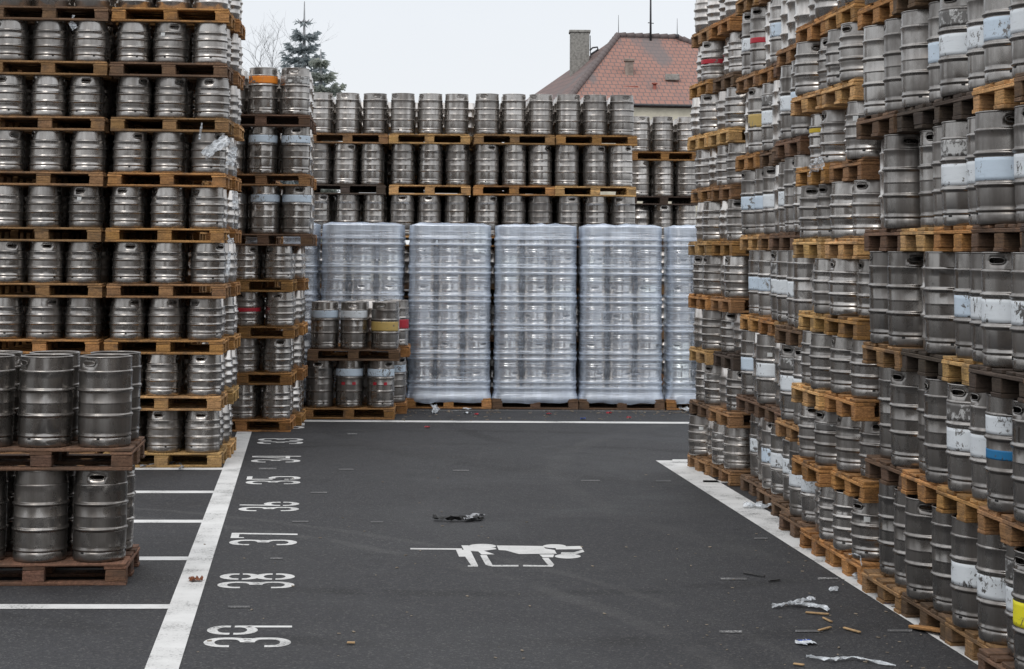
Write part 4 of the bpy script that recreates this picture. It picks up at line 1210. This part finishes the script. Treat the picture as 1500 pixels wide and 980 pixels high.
mb = MB(); p = hp(922, 130, HY + 2.35); mb.box(p.x - .32, p.x + .32, HY + 1.6, HY + 2.9, p.z - .25, p.z + .05); hobj('chimney_flashing', mb, 'flashing')
mb = MB(); p = hp(959, 134, HY + 1.6); mb.tube([p + Vector((0, 0, -.5)), p + Vector((0, 0, .32))], .07, 8); mb.tube([p + Vector((0, 0, .30)), p + Vector((0, 0, .36))], .12, 8); hobj('vent_pipe', mb, 'flashing')
mb = MB(); p = hp(984, 115, HY + 2.6); mb.box(p.x - .3, p.x + .3, p.y - .35, p.y - .15, p.z - .10, p.z + .16, .02); hobj('skylight', mb, 'concrete')
mb = MB(); p = hp(953, 58, ra.y)
mb.tube([Vector((p.x, p.y, p.z - .3)), Vector((p.x, p.y, p.z + .9)), Vector((p.x, p.y, p.z + 3.2))], [.055, .045, .03], 7)
mb.tube([Vector((p.x - .12, p.y, p.z + .75)), Vector((p.x + .14, p.y, p.z + .72))], .02, 5); hobj('mast', mb, 'dark_metal')
for (x, yt) in ((906, 22), (992, 27)):
    mb = MB(); p = hp(x, 53, ra.y); t = hp(x, yt, ra.y); mb.tube([p, t], [.018, .008], 5); mb.tube([p + Vector((0, 0, -.1)), p + Vector((0, 0, .08))], .09, 6); hobj('lightning_rod', mb, 'dark_metal')
mb = MB(); p = hp(867, 105, HY + 5.2); q2 = hp(876, 71, HY + 5.6)
pts = [hp(x, y, HY + 5.4) for x, y in ((864, 74), (868, 70), (875, 69), (876, 73))]; mb.tube(pts, .04, 6)
mb.tube([hp(865, 84, HY + 5.4), hp(864.5, 52, HY + 5.4)], .02, 5); mb.tube([hp(865, 80, HY + 5.4), hp(876, 73, HY + 5.4)], .05, 6); hobj('roof_hatch', mb, 'dark_metal')

# ------------------------------------------------------------------ spruce
def spruce(name, x, ytop, ybase, Y, wpx, label, mat='needles', seed=1, lopsided=0.0):
    rs = random.Random(seed); top = hp(x, ytop, Y); gz = 0.0
    root = bpy.data.objects.new(name, None); COL.objects.link(root); root.location = (top.x, Y, 0); tag(root, label, 'tree')
    H = top.z; spx = Y / F; wr = wpx * spx / 2
    mb = MB(); mb.tube([(0, 0, 0), (.05, 0, H * .5), (0, 0, H)], [.28, .16, .015], 8)
    z_low = hp(x, ybase, Y).z
    nd = MB(); z = z_low * .35
    while z < H - .25:
        t = (H - z) / (H - z_low)
        reach = wr * min(1.3, (t ** .95) * 1.12 + .06)
        nb = 7 if t > .12 else 4
        for b in range(nb):
            a = 2 * math.pi * (b + rs.random() * .8) / nb; L = reach * rs.uniform(.6, 1.15)
            if t < .20: L = reach * rs.uniform(.6, 1.2)
            dirv = Vector((math.cos(a), math.sin(a), 0)); up = .55 if t < .2 else rs.uniform(-.10, .10)
            pts = []
            for i in range(6):
                s = i / 5; pts.append(Vector((0, 0, z)) + dirv * (L * s) + Vector((0, 0, L * (up * s - .32 * math.sin(math.pi * s) * (t > .2) + .15 * s * s))))
            mb.tube(pts, [.035, .03, .025, .02, .014, .006], 4)
            dens = int((10 if t < .22 else 85) * (L / wr + .15))
            for c in range(dens):
                s = rs.uniform(.12, 1.0); k = min(4, int(s * 5)); f = s * 5 - k; p = pts[k].lerp(pts[k + 1], min(1, f))
                sd = Vector((-dirv.y, dirv.x, 0)) * rs.uniform(-.30, .30) * L * .55 * (1.1 - s * .7)
                p = p + sd + Vector((0, 0, rs.uniform(-.10, .03)))
                l = rs.uniform(.10, .24); d2 = (dirv * rs.uniform(.3, 1) + sd.normalized() * rs.uniform(0, .8) + Vector((0, 0, rs.uniform(-.6, .15)))).normalized()
                u = d2.cross(Vector((rs.uniform(-1, 1), rs.uniform(-1, 1), rs.uniform(-1, 1)))).normalized() * rs.uniform(.025, .055)
                nd.add([p - u, p + u, p + d2 * l + u * .3, p + d2 * l - u * .3], [(0, 1, 2, 3)])
        z += rs.uniform(.34, .46) if t > .15 else .32
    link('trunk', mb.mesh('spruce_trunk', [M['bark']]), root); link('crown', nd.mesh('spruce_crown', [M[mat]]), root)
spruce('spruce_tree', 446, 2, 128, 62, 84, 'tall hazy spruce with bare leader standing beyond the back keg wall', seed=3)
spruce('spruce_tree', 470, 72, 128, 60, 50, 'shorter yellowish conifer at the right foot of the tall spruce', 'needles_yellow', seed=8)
# bare tree
def bare(x, ytop, Y, label, seed, spread=1.0):
    rs = random.Random(seed); top = hp(x, ytop, Y); root = bpy.data.objects.new('bare_tree', None); COL.objects.link(root); root.location = (top.x, Y, 0); tag(root, label, 'tree')
    mb = MB(); tw = MB()
    def br(p, d, L, r, lv):
        pts = [p]; n = 4
        for i in range(n):
            d = (d + Vector((rs.uniform(-.22, .22), rs.uniform(-.22, .22), rs.uniform(-.05, .16)))).normalized(); pts.append(pts[-1] + d * (L / n))
        (mb if lv < 2 else tw).tube(pts, [r * (1 - .13 * i) for i in range(n + 1)], 5 if lv < 3 else 3)
        if lv >= 6: return
        for i in range(2 if lv == 0 else 3):
            k = rs.choice((2, 3, 4)); a = rs.uniform(0, 6.28)
            nd = (d * rs.uniform(.6, 1.0) + Vector((math.cos(a), math.sin(a), rs.uniform(-.1, .5))) * rs.uniform(.5, .95)).normalized()
            br(pts[k], nd, L * rs.uniform(.60, .80), r * .58, lv + 1)
    H = top.z
    for q in range(3): br(Vector((0, 0, H * .12)), Vector((rs.uniform(-.2, .2), rs.uniform(-.2, .2), 1)).normalized(), H * .30, .11, 0)
    mb.tube([(0, 0, 0), (0, 0, H * .10)], [.34, .26], 8)
    link('trunk', mb.mesh('bare_trunk', [M['bark']]), root); link('twigs', tw.mesh('bare_twigs', [M['bare_twigs']]), root)
bare(352, 12, 75, 'leafless tree with fine grey twigs rising beside the tall left stack', 4)

# ------------------------------------------------------------------ light
w = bpy.data.worlds.new("World"); scene.world = w; w.use_nodes = True
nt = w.node_tree; nt.nodes.clear(); N = NT(nt)
out = nt.nodes.new('ShaderNodeOutputWorld'); bg = nt.nodes.new('ShaderNodeBackground')
sky = nt.nodes.new('ShaderNodeTexSky'); sky.sky_type = 'NISHITA'; sky.sun_disc = False
SUN_EL, SUN_AZ = math.radians(48), math.radians(200)
sky.sun_elevation = SUN_EL; sky.sun_rotation = SUN_AZ; sky.air_density = 1.0; sky.dust_density = 4
tc = nt.nodes.new('ShaderNodeTexCoord'); sp = nt.nodes.new('ShaderNodeSeparateXYZ'); nt.links.new(tc.outputs['Generated'], sp.inputs[0])
grad = nt.nodes.new('ShaderNodeValToRGB'); nt.links.new(sp.outputs[2], grad.inputs[0])
cr = grad.color_ramp; cr.elements[0].position = 0.0; cr.elements[0].color = (9.3, 9.55, 9.8, 1); cr.elements[1].position = 1.0; cr.elements[1].color = (16.0, 16.1, 16.4, 1)
e = cr.elements.new(.17); e.color = (8.9, 9.3, 9.85, 1)
cl = N.noise(N.coord((1, 1, 2.2), which='Generated'), 2.0, 5, .55)
clouds = N.mix(N.ramp(cl, .3, .75, 0, .10), grad.outputs[0], (6.2, 6.6, 7.1))
mixc = N.mix(.93, sky.outputs[0], clouds)
nt.links.new(mixc, bg.inputs[0]); bg.inputs[1].default_value = .1
nt.links.new(bg.outputs[0], out.inputs[0])
sl = bpy.data.lights.new('sun', 'SUN'); sl.energy = .7; sl.angle = math.radians(25); sl.color = (1, .97, .93)
so = bpy.data.objects.new('sun', sl); COL.objects.link(so)
dirv = Vector((math.sin(SUN_AZ) * math.cos(SUN_EL), math.cos(SUN_AZ) * math.cos(SUN_EL), math.sin(SUN_EL)))
so.rotation_euler = dirv.to_track_quat('Z', 'Y').to_euler()
scene.view_settings.view_transform = 'Standard'; scene.view_settings.look = 'None'; scene.view_settings.exposure = 0; scene.view_settings.gamma = 1
scene.cycles.use_denoising = True
scene.cycles.max_bounces = 8; scene.cycles.diffuse_bounces = 3; scene.cycles.glossy_bounces = 4; scene.cycles.transparent_max_bounces = 12
